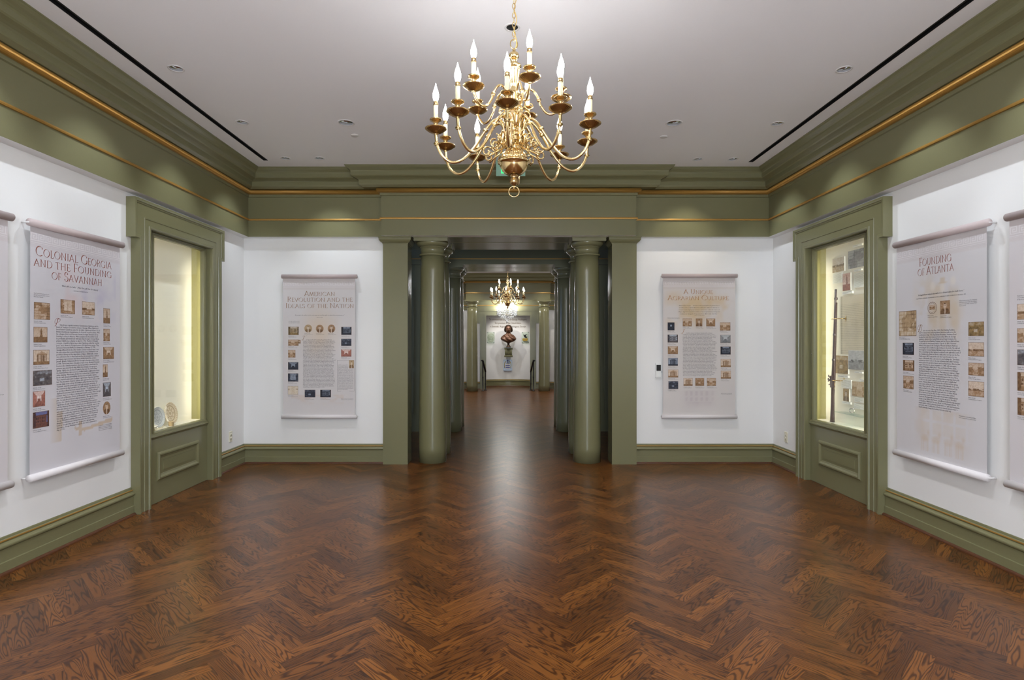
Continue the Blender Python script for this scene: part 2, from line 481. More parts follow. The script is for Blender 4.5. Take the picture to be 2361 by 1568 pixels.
# vestibule and curved niche
struct(MB().box(-1.75, -1.6, YF2 + 0.35, 19.9, 0, 2.85), 'wall_left', 'white')
struct(MB().box(1.67, 1.82, YF2 + 0.35, 19.9, 0, 2.85), 'wall_right', 'white')
VY = 18.2
struct(MB().box(-1.6, -0.80, VY, VY + 0.1, 0, 2.85).box(0.88, 1.67, VY, VY + 0.1, 0, 2.85).box(-0.80, 0.88, VY, VY + 0.1, 2.42, 2.85), 'wall_front', 'white')
nb = MB(); ns = 40; nv = []
NA = lambda k: (AX + 1.15 * math.cos(PI * k / ns), VY + 0.1 + 1.2 * math.sin(PI * k / ns))
for k in range(ns + 1):
    x, y = NA(k); nv += [(x, y, 0.0), (x, y, 2.62)]
nb.add(nv, [(2 * k, 2 * k + 1, 2 * k + 3, 2 * k + 2) for k in range(ns)], 0, True)
struct(nb, 'wall_niche', 'white')
struct(MB().box(-1.6, 1.67, YF2 + 0.3, 19.9, 2.82, 2.9), 'ceiling', 'ceil')

# assumed window frames added behind the hall area lights, with no opening in the wall
for i, sx in ((1, -1), (2, 1)):
    w = MB()
    x = sx * 4.48
    for z0, z1, y0, y1 in ((0.95, 1.02, 7.6, 9.2), (2.4, 2.47, 7.6, 9.2), (1.02, 2.4, 7.6, 7.68), (1.02, 2.4, 9.12, 9.2), (1.02, 2.4, 8.37, 8.43), (1.68, 1.73, 7.68, 9.12)):
        w.box(x - 0.03, x + 0.03, y0, y1, z0, z1)
    struct(w, 'assumed_window_%d' % i, 'trimwhite')

# ------------------------------------------------------------------ entablature, gold rails, crown
BL, BR_ = -1.523, 1.565
def path_frieze(xl, xr, yb, q, yfront, blk_l=BL, blk_r=BR_, blk=0.088, ext=True):
    yp = yb - q
    mid = [(blk_l, yp), (blk_l, yp - blk), (blk_r, yp - blk), (blk_r, yp)]
    if ext: return [(xl + q, yfront), (xl + q, yp)] + mid + [(xr - q, yp), (xr - q, yfront)]
    return [(xl, yp)] + mid + [(xr, yp)]
FR = [(-0.11, ZE), (0, ZE), (0, 3.272), (0.014, 3.277), (0.014, 3.312), (0.0, 3.312), (0.0, 3.37)]
THIN = [(-0.002, 2.990), (0.014, 2.991), (0.016, 3.0), (0.014, 3.011), (-0.002, 3.012)]
TOR = [(-0.01, 3.306)] + arc(0.024, 3.335, 0.029, -90, 90, 8) + [(-0.01, 3.364)]
CRN = [(-0.125, 3.36), (0.045, 3.366), (0.06, 3.376), (0.078, 3.388), (0.082, 3.398), (0.082, 3.442), (0.094, 3.452), (0.118, 3.462), (0.148, 3.472), (0.158, 3.482),
       (0.158, 3.522), (0.163, 3.534), (0.176, 3.546), (0.194, 3.556), (0.206, 3.566), (0.212, 3.576), (0.218, 3.578), (0.218, ZC)]
pf = path_frieze(XL, XR, YB, 0.102, YF)
pc = path_frieze(XL, XR, YB, 0.102, YF, BL - 0.17, BR_ + 0.19)
struct(sweep(MB(), FR, pf, [1] + [0] * (len(FR) - 2)), 'trim_1', ['green', 'white'])
struct(sweep(MB(), TOR, pf, smooth=True), 'trim_2', 'gold')
struct(sweep(MB(), THIN, pf), 'trim_3', 'gold')
struct(sweep(MB(), CRN, pc), 'trim_4', 'green')
# the beam carried by the two rows of columns
struct(MB().box(BL + 0.02, BR_ - 0.02, 6.90, 7.38, ZE + 0.001, 3.3).box(BL + 0.02, BR_ - 0.02, 7.40, 7.95, ZE + 0.001, 3.3).box(BL + 0.02, BR_ - 0.02, 7.36, 7.42, ZE + 0.03, 3.3), 'trim_5', 'green')
bm2 = MB().box(-4.4, 4.45, 9.46, 9.90, ZE + 0.001, 3.3).box(BL - 0.1, BR_ + 0.1, 9.92, 10.42, ZE + 0.001, 3.3).box(BL - 0.1, BR_ + 0.1, 9.88, 9.94, ZE + 0.03, 3.3)
bm2.box(-4.4, 4.45, 9.445, 9.47, ZE, ZE + 0.028)
struct(bm2, 'trim_6', 'green')
struct(MB().box(-4.4, 4.45, 9.445, 9.465, 2.877, 2.892), 'trim_7', 'gold')
# second room, far end
pf2 = path_frieze(XL, XR, YF2 + 0.2, 0.102, 0, AX - 1.29, AX + 1.29, 0.19, ext=False)
struct(sweep(MB(), FR, pf2), 'trim_8', 'green')
struct(sweep(MB(), TOR, pf2, smooth=True), 'trim_9', 'gold')
struct(sweep(MB(), THIN, pf2), 'trim_10', 'gold')
struct(sweep(MB(), CRN, path_frieze(XL, XR, YF2 + 0.2, 0.102, 0, AX - 1.45, AX + 1.45, 0.19, ext=False)), 'trim_11', 'green')
struct(MB().box(AX - 1.27, AX + 1.27, YF2 - 0.085, YF2 + 0.45, ZE + 0.001, 3.3), 'trim_12', 'green')
# vestibule beam with gold strip and the eared casing of the niche
struct(MB().box(-1.6, 1.67, VY - 0.05, VY - 0.002, 2.525, 2.815), 'trim_13', 'green')
struct(MB().box(-1.6, 1.67, VY - 0.062, VY - 0.05, 2.662, 2.684), 'trim_14', 'gold')
ca = MB()
for s in (-1, 1):
    a, b = AX + s * 0.705, AX + s * 0.895
    ca.box(a, b, VY - 0.041, VY + 0.12, 0, 2.51)
    ca.box(AX + s * 0.895, AX + s * 0.975, VY - 0.04, VY, 2.11, 2.51)
    ca.box(AX + s * 0.700, AX + s * 0.76, VY - 0.053, VY - 0.04, 0, 2.35)
    ca.box(AX + s * 0.905, AX + s * 0.985, VY - 0.053, VY - 0.03, 2.10, 2.49)
ca.box(AX - 0.705, AX + 0.705, VY - 0.041, VY + 0.12, 2.35, 2.51)
ca.box(AX - 0.76, AX + 0.76, VY - 0.052, VY - 0.04, 2.35, 2.40)
ca.box(AX - 0.99, AX + 0.99, VY - 0.06, VY - 0.04, 2.49, 2.53)
struct(ca, 'trim_15', 'green')

# ------------------------------------------------------------------ baseboards
BP = [(0, 0), (0.032, 0), (0.032, 0.076), (0.030, 0.080), (0.025, 0.081), (0.025, 0.160), (0.029, 0.164)] + arc(0.024, 0.180, 0.0155, -80, 85, 6) + \
     [(0.019, 0.200), (0.013, 0.203), (0.013, 0.206)] + [(0.019, 0.208), (0.0195, 0.213), (0.017, 0.218)] + [(0.010, 0.221), (0.009, 0.229), (0.006, 0.237), (0, 0.237)]
bm_ = [0] * (len(BP) - 1)
for i in range(len(BP) - 1):
    if 0.2055 < BP[i][1] < 0.2175 and BP[i + 1][1] <= 0.2185: bm_[i] = 1
SH = [(0.030, 0)] + arc(0.032, 0.0, 0.018, 0, 90, 4) + [(0.030, 0.018)]
CL0, CL1 = CASE_Y - 0.7, CASE_Y + 0.7
def baseboard(name, path):
    mb = sweep(MB(), BP, path, bm_)
    sweep(mb, SH, path, [2] * (len(SH) - 1))
    struct(mb, name, ['green', 'gold', 'wood_shoe'])
baseboard('baseboard_left', [(XL, YF), (XL, CL0)])
baseboard('baseboard_back', [(XL, CL1), (XL, YB), (-1.50, YB)])
baseboard('baseboard_back', [(1.57, YB), (XR, YB), (XR, CL1)])
baseboard('baseboard_right', [(XR, CL0), (XR, YF)])
baseboard('baseboard_back', [(XL, YF2 + 0.2), (-1.45, YF2 + 0.2)])
baseboard('baseboard_back', [(1.52, YF2 + 0.2), (XR, YF2 + 0.2)])
baseboard('baseboard_front', [(-1.6, VY), (-0.86, VY)])
baseboard('baseboard_front', [(0.93, VY), (1.67, VY)])
baseboard('baseboard_niche', [NA(k) for k in range(ns, -1, -1)])

# ------------------------------------------------------------------ columns and pilasters
def shaft_prof(r0, r1, h, n=14):
    return [(r0 + (r1 - r0) * (0.25 * t + 0.75 * t * t), h * t) for t in [i / n for i in range(n + 1)]]
def make_column(label, loc, group):
    o = empty('column', label, 'column', loc, 0, group)
    if not hasattr(make_column, 'me'):
        s = MB().lathe(shaft_prof(0.172, 0.150, 2.575), n=56).build('shaft', 'green', o)
        nk = MB().lathe([(0.150, 2.575)] + [(0.152 + a, b) for a, b in arc(0.004, 2.590, 0.014, -90, 90, 6)] + [(0.150, 2.606), (0.150, 2.672), (0.156, 2.674), (0.158, 2.682), (0.163, 2.684), (0.163, 2.692)], n=56).build('necking', 'green', o)
        ec = MB().lathe([(0.163, 2.692), (0.176, 2.697), (0.190, 2.708), (0.199, 2.722), (0.203, 2.738), (0.203, 2.742)], n=56).build('echinus', 'green', o)
        ab = MB().box(-0.207, 0.207, -0.207, 0.207, 2.742, 2.782).box(-0.214, 0.214, -0.214, 0.214, 2.782, ZE).build('abacus', 'green', o)
        make_column.me = [s, nk, ec, ab]
    else:
        for p in make_column.me:
            c = p.copy(); COL.objects.link(c); c.parent = o
    return o
CXO = 0.973
for s, w in ((-1, 'left'), (1, 'right')):
    make_column('green round column on the %s front side of the wide opening, nearest the herringbone room' % w, (AX + s * CXO, 7.18, 0), 'columns of the near opening')
    make_column('green round column directly behind the %s front column of the wide opening' % w, (AX + s * CXO, 7.74, 0), 'columns of the near opening')
    make_column('bluish shadowed column on the %s front of the second opening, past the dim hall' % w, (AX + s * CXO, 9.66, 0), 'columns of the second opening')
    make_column('shadowed column half hidden behind the %s front column of the second opening' % w, (AX + s * CXO, 10.20, 0), 'columns of the second opening')
    make_column('pale green far column %s of the bust niche at the end of the rooms' % w, (AX + s * 1.105, YF2 + 0.0, 0), 'columns of the far room')

def make_pilaster(label, x0, x1, y0, y1, grp):
    o = empty('pilaster', label, 'pilaster', ((x0 + x1) / 2, (y0 + y1) / 2, 0), 0, grp)
    hx, hy = (x1 - x0) / 2, (y1 - y0) / 2
    MB().box(-hx, hx, -hy, hy, 0, 2.72).build('shaft', 'green', o)
    prof = [(0.0, 2.706), (0.006, 2.708), (0.006, 2.716), (0.012, 2.719), (0.030, 2.733), (0.040, 2.748), (0.044, 2.752), (0.044, 2.779), (0.052, 2.781), (0.052, ZE), (-0.02, ZE)]
    pth = [(-hx, hy), (-hx, -hy), (hx, -hy), (hx, hy)]
    sweep(MB(), prof, pth).build('capital', 'green', o)
make_pilaster('square green pilaster left of the wide opening, against the white wall', -1.522, -1.218, 6.98, 7.26, 'pilasters of the near opening')
make_pilaster('square green pilaster right of the wide opening, beside the thermostat wall', 1.288, 1.590, 6.98, 7.26, 'pilasters of the near opening')

# ------------------------------------------------------------------ ceiling fittings
def spot(loc, target, power, color, angle=80, blend=0.6, size=0.03):
    d = bpy.data.lights.new('spot', 'SPOT')
    d.energy = power; d.color = color; d.spot_size = math.radians(angle); d.spot_blend = blend; d.shadow_soft_size = size
    o = bpy.data.objects.new('spot', d); COL.objects.link(o)
    o.location = loc
    o.rotation_euler = (Vector(target) - Vector(loc)).to_track_quat('-Z', 'Y').to_euler()
    return o
WARM = (1.0, 0.95, 0.86); COOL = (0.83, 0.91, 1.0); NEUT = (0.95, 0.96, 1.0)
def downlight(p, r, label, grp='recessed ceiling downlights', black=False):
    o = empty('downlight', label, 'ceiling light', (p[0], p[1], ZC), 0, grp)
    MB().lathe([(r - 0.002, 0.002), (r - 0.001, -0.003), (r + 0.010, -0.004), (r + 0.013, -0.001), (r + 0.013, 0.0)], n=32).build('trim_ring', 'trimwhite', o)
    MB().lathe([(r - 0.001, -0.001), (r - 0.004, 0.03), (r * 0.78, 0.07), (r * 0.55, 0.095)], n=32).build('reflector', 'black' if black else 'chrome', o)
    MB().lathe([(0.0001, 0.094), (r * 0.55, 0.094), (r * 0.55, 0.099), (0.0001, 0.099)], n=24).build('lamp', 'black' if black else 'lamp', o)
names = {'l1': 'recessed downlight beside the left black ceiling slot, nearest the camera', 'l2': 'recessed downlight beside the left black slot, middle of that row',
         'l3': 'recessed downlight at the far end of the left black ceiling slot', 'r1': 'recessed downlight beside the right black ceiling slot, nearest the camera',
         'r2': 'recessed downlight beside the right black slot, middle of that row', 'r3': 'recessed downlight at the far end of the right black ceiling slot',
         'bl': 'recessed downlight near the back cornice, left of the chandelier', 'br': 'recessed downlight near the back cornice, right of the chandelier'}
for k, lb in names.items(): downlight(DL[k], 0.047, lb)
downlight(DL['gl'], 0.066, 'larger round downlight midway between left slot and chandelier')
downlight(DL['gr'], 0.066, 'larger round downlight midway between right slot and chandelier')
downlight(DL['blk'], 0.040, 'small black recessed ceiling spot behind the chandelier chain', black=True)
for k, w in (('dl', 'left'), ('dr', 'right')):
    tag(MB().lathe([(0.0001, -0.006), (0.034, -0.006), (0.038, -0.003), (0.038, 0.0)], n=32).build('ceiling_cover_plate', 'trimwhite', None, (DL[k][0], DL[k][1], ZC)),
        'small flat grey disc on the ceiling behind the larger %s downlight' % w, 'ceiling disc', 'flat ceiling discs', 'thing')
for (x0, x1, y0, y1), w in zip(SLOTS, ('left', 'right')):
    o = empty('slot_diffuser', 'long narrow black ceiling slot running along the %s cornice' % w, 'air slot', ((x0 + x1) / 2, (y0 + y1) / 2, ZC), 0, 'black ceiling slots')
    hx, hy = (x1 - x0) / 2 - 0.001, (y1 - y0) / 2 - 0.001
    MB().box(-hx, -hx + 0.003, -hy, hy, -0.002, 0.08).box(hx - 0.003, hx, -hy, hy, -0.002, 0.08).box(-hx, hx, -hy, -hy + 0.003, -0.002, 0.08).box(-hx, hx, hy - 0.003, hy, -0.002, 0.08).box(-hx, hx, -hy, hy, 0.075, 0.08).build('channel', 'black', o)
    MB().box(-0.006, 0.006, -hy, hy, 0.012, 0.075).build('blade', 'black', o)

PW = 40.0
def wash(p, wall_x, power=PW, col=COOL):
    sx = 1 if wall_x > 0 else -1
    spot((p[0], p[1], ZC - 0.012), (p[0] + sx * 0.75, p[1], 2.0), power, col, 74, 0.75)
for k in ('l1', 'l2', 'l3'): wash(DL[k], XL)
for k in ('r1', 'r2', 'r3'): wash(DL[k], XR)
for p in extra_l: wash(p, XL)
for p in extra_r: wash(p, XR)
spot((DL['bl'][0], DL['bl'][1], ZC - 0.012), (DL['bl'][0] + 0.05, DL['bl'][1] + 0.5, 1.4), PW, COOL, 80, 0.7)
spot((DL['br'][0], DL['br'][1], ZC - 0.012), (DL['br'][0] - 0.02, DL['br'][1] + 0.5, 1.4), PW * 0.8, WARM, 80, 0.7)
for i, p in enumerate(general):
    spot((p[0], p[1], ZC - 0.012), (p[0], p[1], 0), 120, NEUT, 100, 0.8, 0.05)
# second room
for x in (-2.3, 2.35):
    for y in (12.0, 14.2, 16.4):
        spot((x, y, ZC - 0.012), (x, y, 0), 135, NEUT, 120, 0.8, 0.05)
for x in (-1.1, 1.15):
    spot((x, 16.3, ZC - 0.012), (x, 17.5, 1.3), 90, WARM, 80, 0.8, 0.04)
# niche
for x in (-0.55, 0.62):
    spot((x, 18.42, 2.55), (AX, 19.3, 1.6), 30, WARM, 75, 0.7, 0.02)
spot((AX, 18.6, 2.58), (AX, 19.35, 0.9), 26, NEUT, 80, 0.7, 0.02)
# ------------------------------------------------------------------ serif capitals drawn with a broad nib
def A_(cx, cy, rx, ry, a0, a1, n=14):
    return [(cx + rx * math.cos(math.radians(a0 + (a1 - a0) * i / n)), cy + ry * math.sin(math.radians(a0 + (a1 - a0) * i / n))) for i in range(n + 1)]
GL = {  # width, strokes, serif points (x, y)
 'A': (.80, [[(.02, 0), (.40, 1)], [(.38, 1), (.76, 0)], [(.15, .34), (.64, .34)]], [(.02, 0), (.77, 0)]),
 'C': (.86, [A_(.50, .5, .46, .5, 48, 312, 22), [(.80, .88), (.82, .72)]], []),
 'D': (.86, [[(.13, 0), (.13, 1)], [(.04, 1), (.36, 1)] + A_(.36, .5, .47, .5, 90, -90, 16) + [(.04, 0)]], []),
 'E': (.56, [[(.13, 0), (.13, 1)], [(.04, 1), (.50, 1), (.51, .88)], [(.13, .52), (.44, .52), (.44, .46)], [(.04, 0), (.52, 0), (.56, .15)]], []),
 'F': (.52, [[(.13, 0), (.13, 1)], [(.04, 1), (.48, 1), (.50, .87)], [(.13, .50), (.42, .50), (.42, .43)]], [(.13, 0)]),
 'G': (.90, [A_(.50, .5, .46, .5, 48, 318, 22), [(.84, .05), (.84, .42)], [(.80, .88), (.82, .72)]], [(.84, .42)]),
 'H': (.84, [[(.13, 0), (.13, 1)], [(.71, 0), (.71, 1)], [(.13, .52), (.71, .52)]], [(.13, 0), (.13, 1), (.71, 0), (.71, 1)]),
 'I': (.26, [[(.13, 0), (.13, 1)]], [(.13, 0), (.13, 1)]),
 'L': (.54, [[(.13, 0), (.13, 1)], [(.04, 0), (.50, 0), (.54, .16)]], [(.13, 1)]),
 'M': (.98, [[(.08, 0), (.19, 1)], [(.19, 1), (.49, 0)], [(.49, 0), (.80, 1)], [(.80, 1), (.90, 0)]], [(.08, 0), (.90, 0)]),
 'N': (.88, [[(.13, 0), (.13, 1)], [(.10, 1), (.75, 0)], [(.75, 0), (.75, 1)]], [(.13, 0), (.08, 1), (.75, 1)]),
 'O': (1.0, [A_(.50, .5, .46, .5, 0, 360, 30)], []),
 'Q': (1.0, [A_(.50, .5, .46, .5, 0, 360, 30), [(.52, .02), (.72, -.14), (1.0, -.26), (1.25, -.26)]], []),
 'R': (.68, [[(.13, 0), (.13, 1)], [(.04, 1), (.30, 1)] + A_(.30, .75, .26, .25, 90, -90, 12) + [(.13, .5)], [(.32, .5), (.66, 0), (.72, -.02)]], [(.13, 0)]),
 'S': (.56, [A_(.28, .75, .22, .25, 40, 262, 14) + A_(.28, .25, .24, .27, 82, -140, 14)[1:], [(.45, .91), (.46, .76)], [(.08, .08), (.06, .24)]], []),
 'T': (.68, [[(.34, 0), (.34, 1)], [(.0, .86), (.03, 1), (.65, 1), (.68, .86)]], [(.34, 0)]),
 'U': (.84, [[(.13, 1), (.13, .32)] + A_(.41, .32, .28, .32, 180, 360, 14) + [(.69, 1)]], [(.13, 1), (.69, 1)]),
 'V': (.78, [[(.03, 1), (.39, 0)], [(.39, 0), (.74, 1)]], [(.04, 1), (.74, 1)]),
}
def glyph_quads(ch, ox, s, base, out):
    w, strokes, serifs = GL[ch]
    nib = math.radians(25)
    for st in strokes:
        P = [(p[0] * s + ox, p[1] * s + base) for p in st]
        n = len(P); L = []; R = []
        for i in range(n):
            a = P[max(i - 1, 0)]; b = P[min(i + 1, n - 1)]
            dx, dy = b[0] - a[0], b[1] - a[1]; ln = math.hypot(dx, dy) or 1
            dx /= ln; dy /= ln
            t = s * max(0.030, 0.105 * abs(math.sin(math.atan2(dy, dx) - math.pi + nib)))
            L.append((P[i][0] - dy * t / 2, P[i][1] + dx * t / 2)); R.append((P[i][0] + dy * t / 2, P[i][1] - dx * t / 2))
        for i in range(n - 1): out.append((L[i], R[i], R[i + 1], L[i + 1]))
    for x, y in serifs:
        X, Y = x * s + ox, y * s + base; h = s * .026; d = s * .115
        y0, y1 = (Y, Y + h) if y < .5 else (Y - h, Y)
        out.append(((X - d, y0), (X + d, y0), (X + d, y1), (X - d, y1)))
def caps_line(text, cap, x0, x1, base):
    """small-caps setting: upper-case letters full height, lower-case letters 0.8; fitted between x0 and x1"""
    k = 0.8; adv = []; tot = 0
    for ch in text:
        if ch == ' ': adv.append((ch, 0, .36)); tot += .36; continue
        s = 1.0 if ch.isupper() else k
        w = GL[ch.upper()][0] * s + .10
        adv.append((ch.upper(), s, w)); tot += w
    f = (x1 - x0) / (tot * cap)
    out = []; x = 0
    for ch, s, w in adv:
        if s:
            q = []; glyph_quads(ch, x * cap, s * cap, base, q)
            out += [tuple((x0 + p[0] * f, p[1]) for p in t) for t in q]
        x += w
    return out
def quads_part(quads, name, mat, parent, y):
    mb = MB()
    for i, q in enumerate(quads): mb.add([(p[0], y - 0.00004 * (i % 9), p[1]) for p in q], [(0, 1, 2, 3)])
    return mb.onto().build(name, mat, parent)

def wave(x, z):
    """gentle hang of the cloth; everything printed on a banner follows it"""
    return 0.0022 * math.sin(x * 13 + 1.3) * math.sin(z * 2.1 + .4) + 0.0016 * math.sin(x * 31) * max(0, z - 1.9)
def onto(s):
    s.v = [(x, y + wave(x, z), z) for x, y, z in s.v]
    return s
MB.onto = onto

_fc = {}
def text_geom(s, shear=0.0):
    """outline of one line of text from Blender's own built-in font: (verts, faces, width) at size 1"""
    key = (s, shear)
    if key in _fc: return _fc[key]
    cu = bpy.data.curves.new('t', 'FONT'); cu.body = s; cu.size = 1; cu.resolution_u = 1; cu.shear = shear
    o = bpy.data.objects.new('t', cu); COL.objects.link(o)
    dg = bpy.context.evaluated_depsgraph_get()
    me = bpy.data.meshes.new_from_object(o.evaluated_get(dg))
    v = [(p.co.x, p.co.y) for p in me.vertices]; f = [tuple(p.vertices) for p in me.polygons]
    w = max([p[0] for p in v], default=0.1)
    bpy.data.objects.remove(o); bpy.data.curves.remove(cu); bpy.data.meshes.remove(me)
    _fc[key] = (v, f, w)
    return _fc[key]
def put_text(mb, s, x, z, size, y, sx=1.0, shear=0.0, align='L', rx=1):
    v, f, w = text_geom(s, shear)
    if align == 'C': x = x - w * size * sx / 2
    mb.add([(x + p[0] * size * sx, y, z + p[1] * size) for p in v], f)
    return w * size * sx

# ------------------------------------------------------------------ small printed pictures
PAL = {'s': ((.085, .040, .018), (.35, .21, .115), (.68, .56, .46)), 'c': ((.012, .013, .025), (.14, .12, .12), (.55, .62, .72)), 'd': ((.008, .008, .014), (.045, .05, .07), (.30, .34, .42)),
       'b': ((.02, .02, .03), (.20, .085, .06), (.10, .20, .50)), 'r': ((.03, .018, .02), (.42, .17, .13), (.80, .70, .66)), 'g': ((.05, .05, .055), (.25, .25, .26), (.55, .56, .58)),
       'w': ((.12, .06, .03), (.44, .31, .18), (.68, .60, .50)), 'y': ((.03, .025, .02), (.32, .21, .09), (.60, .55, .50))}
def lerp3(pal, t):
    t = max(0, min(1, t)); a, b, c = PAL[pal]
    p, q, u = (a, b, t * 2) if t < .5 else (b, c, t * 2 - 1)
    return tuple(p[i] + (q[i] - p[i]) * u for i in range(3))
def vnoise(x, y, seed):
    def h(i, j):
        n = (i * 374761393 + j * 668265263 + seed * 144665) & 0xffffffff
        n = ((n ^ (n >> 13)) * 1274126177) & 0xffffffff
        return ((n ^ (n >> 16)) & 0xffff) / 65535.0
    i, j = math.floor(x), math.floor(y); fx, fy = x - i, y - j
    fx = fx * fx * (3 - 2 * fx); fy = fy * fy * (3 - 2 * fy)
    return (h(i, j) * (1 - fx) + h(i + 1, j) * fx) * (1 - fy) + (h(i, j + 1) * (1 - fx) + h(i + 1, j + 1) * fx) * fy
def fbm(x, y, s): return .6 * vnoise(x, y, s) + .3 * vnoise(2 * x, 2 * y, s + 1) + .1 * vnoise(4 * x, 4 * y, s + 2)
def pic(kind, pal, seed):
    """brightness 0..1 at (u right, v up) of a small photograph"""
    def f(u, v):
        n = fbm(u * 7, v * 7, seed)
        if kind == 'house':
            t = .95 - .25 * v + .1 * n if v > .3 else .25 + .25 * n
            if .18 < u < .85 and .25 < v < .72: t = .62 if pal not in 'b' else .45
            if .12 < u < .9 and .72 < v < .80: t = .30
            if .18 < u < .85 and .28 < v < .7:
                if (u * 9) % 1 < .45 and ((.32 < v < .45) or (.52 < v < .66)): t = .10
            if u < .14 + .1 * n or u > .93 - .1 * n: t = .08 + .2 * n
            return t
        if kind == 'temple':
            t = .92 - .1 * n if v > .22 else .25 + .2 * n
            if .2 < u < .85:
                if .72 < v < .74 + .16 * (1 - abs(u - .52) / .33): t = .6
                if .66 < v < .72: t = .4
                if .2 < v < .66: t = .75 if (u * 11) % 1 < .5 else .22
            return t
        if kind == 'trees':
            g = abs(u - .5)
            t = .95 - .2 * v if g < .22 + .12 * n else .22 + .45 * n
            if v < .22: t = .35 + .35 * n
            if g < .03 and v < .75: t = .55
            return t
        if kind == 'woods':
            t = .15 + .5 * n
            if v > .75: t = .35 + .4 * n
            if .35 < u < .6 and .3 < v < .5: t = .75
            return t
        if kind == 'interior':
            du, dv = abs(u - .5), abs(v - .5)
            m = max(du, dv)
            t = .75 if v > .5 + du else (.35 + .15 * n)
            if m < .18: t = .9
            if v < .5 - du: t = .22 + .2 * n
            if m < .1 and v < .52: t = .3
            return t
        if kind == 'portrait':
            t = .42 + .12 * n
            if (u - .5) ** 2 / .028 + (v - .62) ** 2 / .05 < 1: t = .80 if v < .74 else .12
            if abs(v - .64) < .02 and .06 < abs(u - .5) < .11: t = .2
            if v < .40 and abs(u - .5) < .44 - .5 * max(0, v - .18): t = .12 + .12 * n
            if v < .42 and abs(u - .5) < .06: t = .85
            return t
        if kind == 'map':
            t = .85 - .25 * n
            if (u * 7) % 1 < .16 or (v * 6) % 1 < .16: t -= .22
            if fbm(u * 3 + 5, v * 3, seed) > .55: t -= .28
            if (u - .55) ** 2 + (v - .58) ** 2 < .035 + .02 * n: t = .45
            return t
        if kind == 'street':
            t = .9 - .2 * v if v > .5 else .5 + .3 * n
            if v < .55 + .2 * n and (u < .3 or u > .62): t = .15 + .4 * n
            if .15 < v < .4: t = .3 + .45 * vnoise(u * 14, v * 6, seed)
            return t
        if kind == 'field':
            t = .95 - .15 * n if v > .45 else .45 + .3 * n
            if .38 < v < .52 and n > .42: t = .22
            return t
        if kind == 'monument':
            t = .9 - .2 * v
            if abs(u - .55) < .1 * (1.1 - v) + .02 and v < .9: t = .25
            if v < .35: t = .2 + .2 * n
            return t
        if kind == 'dome':
            r = math.hypot(u - .5, v - .6); t = .25 + .12 * math.sin(r * 40)
            if r < .13: t = .97
            return t
        if kind == 'sheet':
            t = .92
            if abs(u - .5) < .16 and .05 < v < .95: t = .8
            if .6 < v < .66 and abs(u - .5) > .28: t = .3
            return t
        return .3 + .5 * n
    return lambda u, v: lerp3(pal, f(u, v) + .34 * (fbm(u * 15, v * 15, seed + 31) - .5))
def raster(mb, x0, x1, z0, z1, y, fn, nx=22, ny=18, oval=False, fade=None):
    vs = []; cs = []
    for j in range(ny + 1):
        for i in range(nx + 1):
            u, v = i / nx, j / ny
            vs.append((x0 + (x1 - x0) * u, y, z0 + (z1 - z0) * v)); cs.append(fn(u, v))
    fs = []
    for j in range(ny):
        for i in range(nx):
            if oval:
                u, v = (i + .5) / nx, (j + .5) / ny
                if (u - .5) ** 2 + (v - .5) ** 2 > .25: continue
            k = j * (nx + 1) + i
            fs.append((k, k + 1, k + nx + 2, k + nx + 1))
    mb.add(vs, fs, 0, False, cs)

# ------------------------------------------------------------------ banners
BW, BTOP, BBOT, OFF = 0.893, 2.285, 0.603, 0.05
def ghost_left(x, z):
    c = [.60, .575, .60]
    n = fbm(x * 9, z * 9, 3)
    if 1.62 < z < 2.12 and .22 < x < .85:
        k = max(0, min(1, (n - .38) * 3)) * min(1, (z - 1.62) * 5) * min(1, (2.12 - z) * 6)
        col = fbm(x * 3, z * 3, 9)
        t = (.44, .40, .54) if col > .5 else (.62, .47, .47)
        c = [c[i] + (t[i] - c[i]) * .55 * k for i in range(3)]
    e = .27 - .06 * (z > 1.0)
    if .78 < z < 1.10 and .18 < x < e + .08 * (z - .8): 
        k = min(1, (x - .16) * 9); t = (.53, .42, .31); c = [c[i] + (t[i] - c[i]) * .75 * k for i in range(3)]
    if .70 < z < .95 and .40 < x < .80:
        zz = .84 + .12 * (x - .55) - .35 * (x - .5) * (x < .5)
        if abs(z - zz) < .012 + .03 * max(0, x - .56) * (1 if z > zz else .3): c = [.56, .45, .36]
    if .80 < z < .90 and .44 < x < .475: c = [.56, .46, .38]
    return c
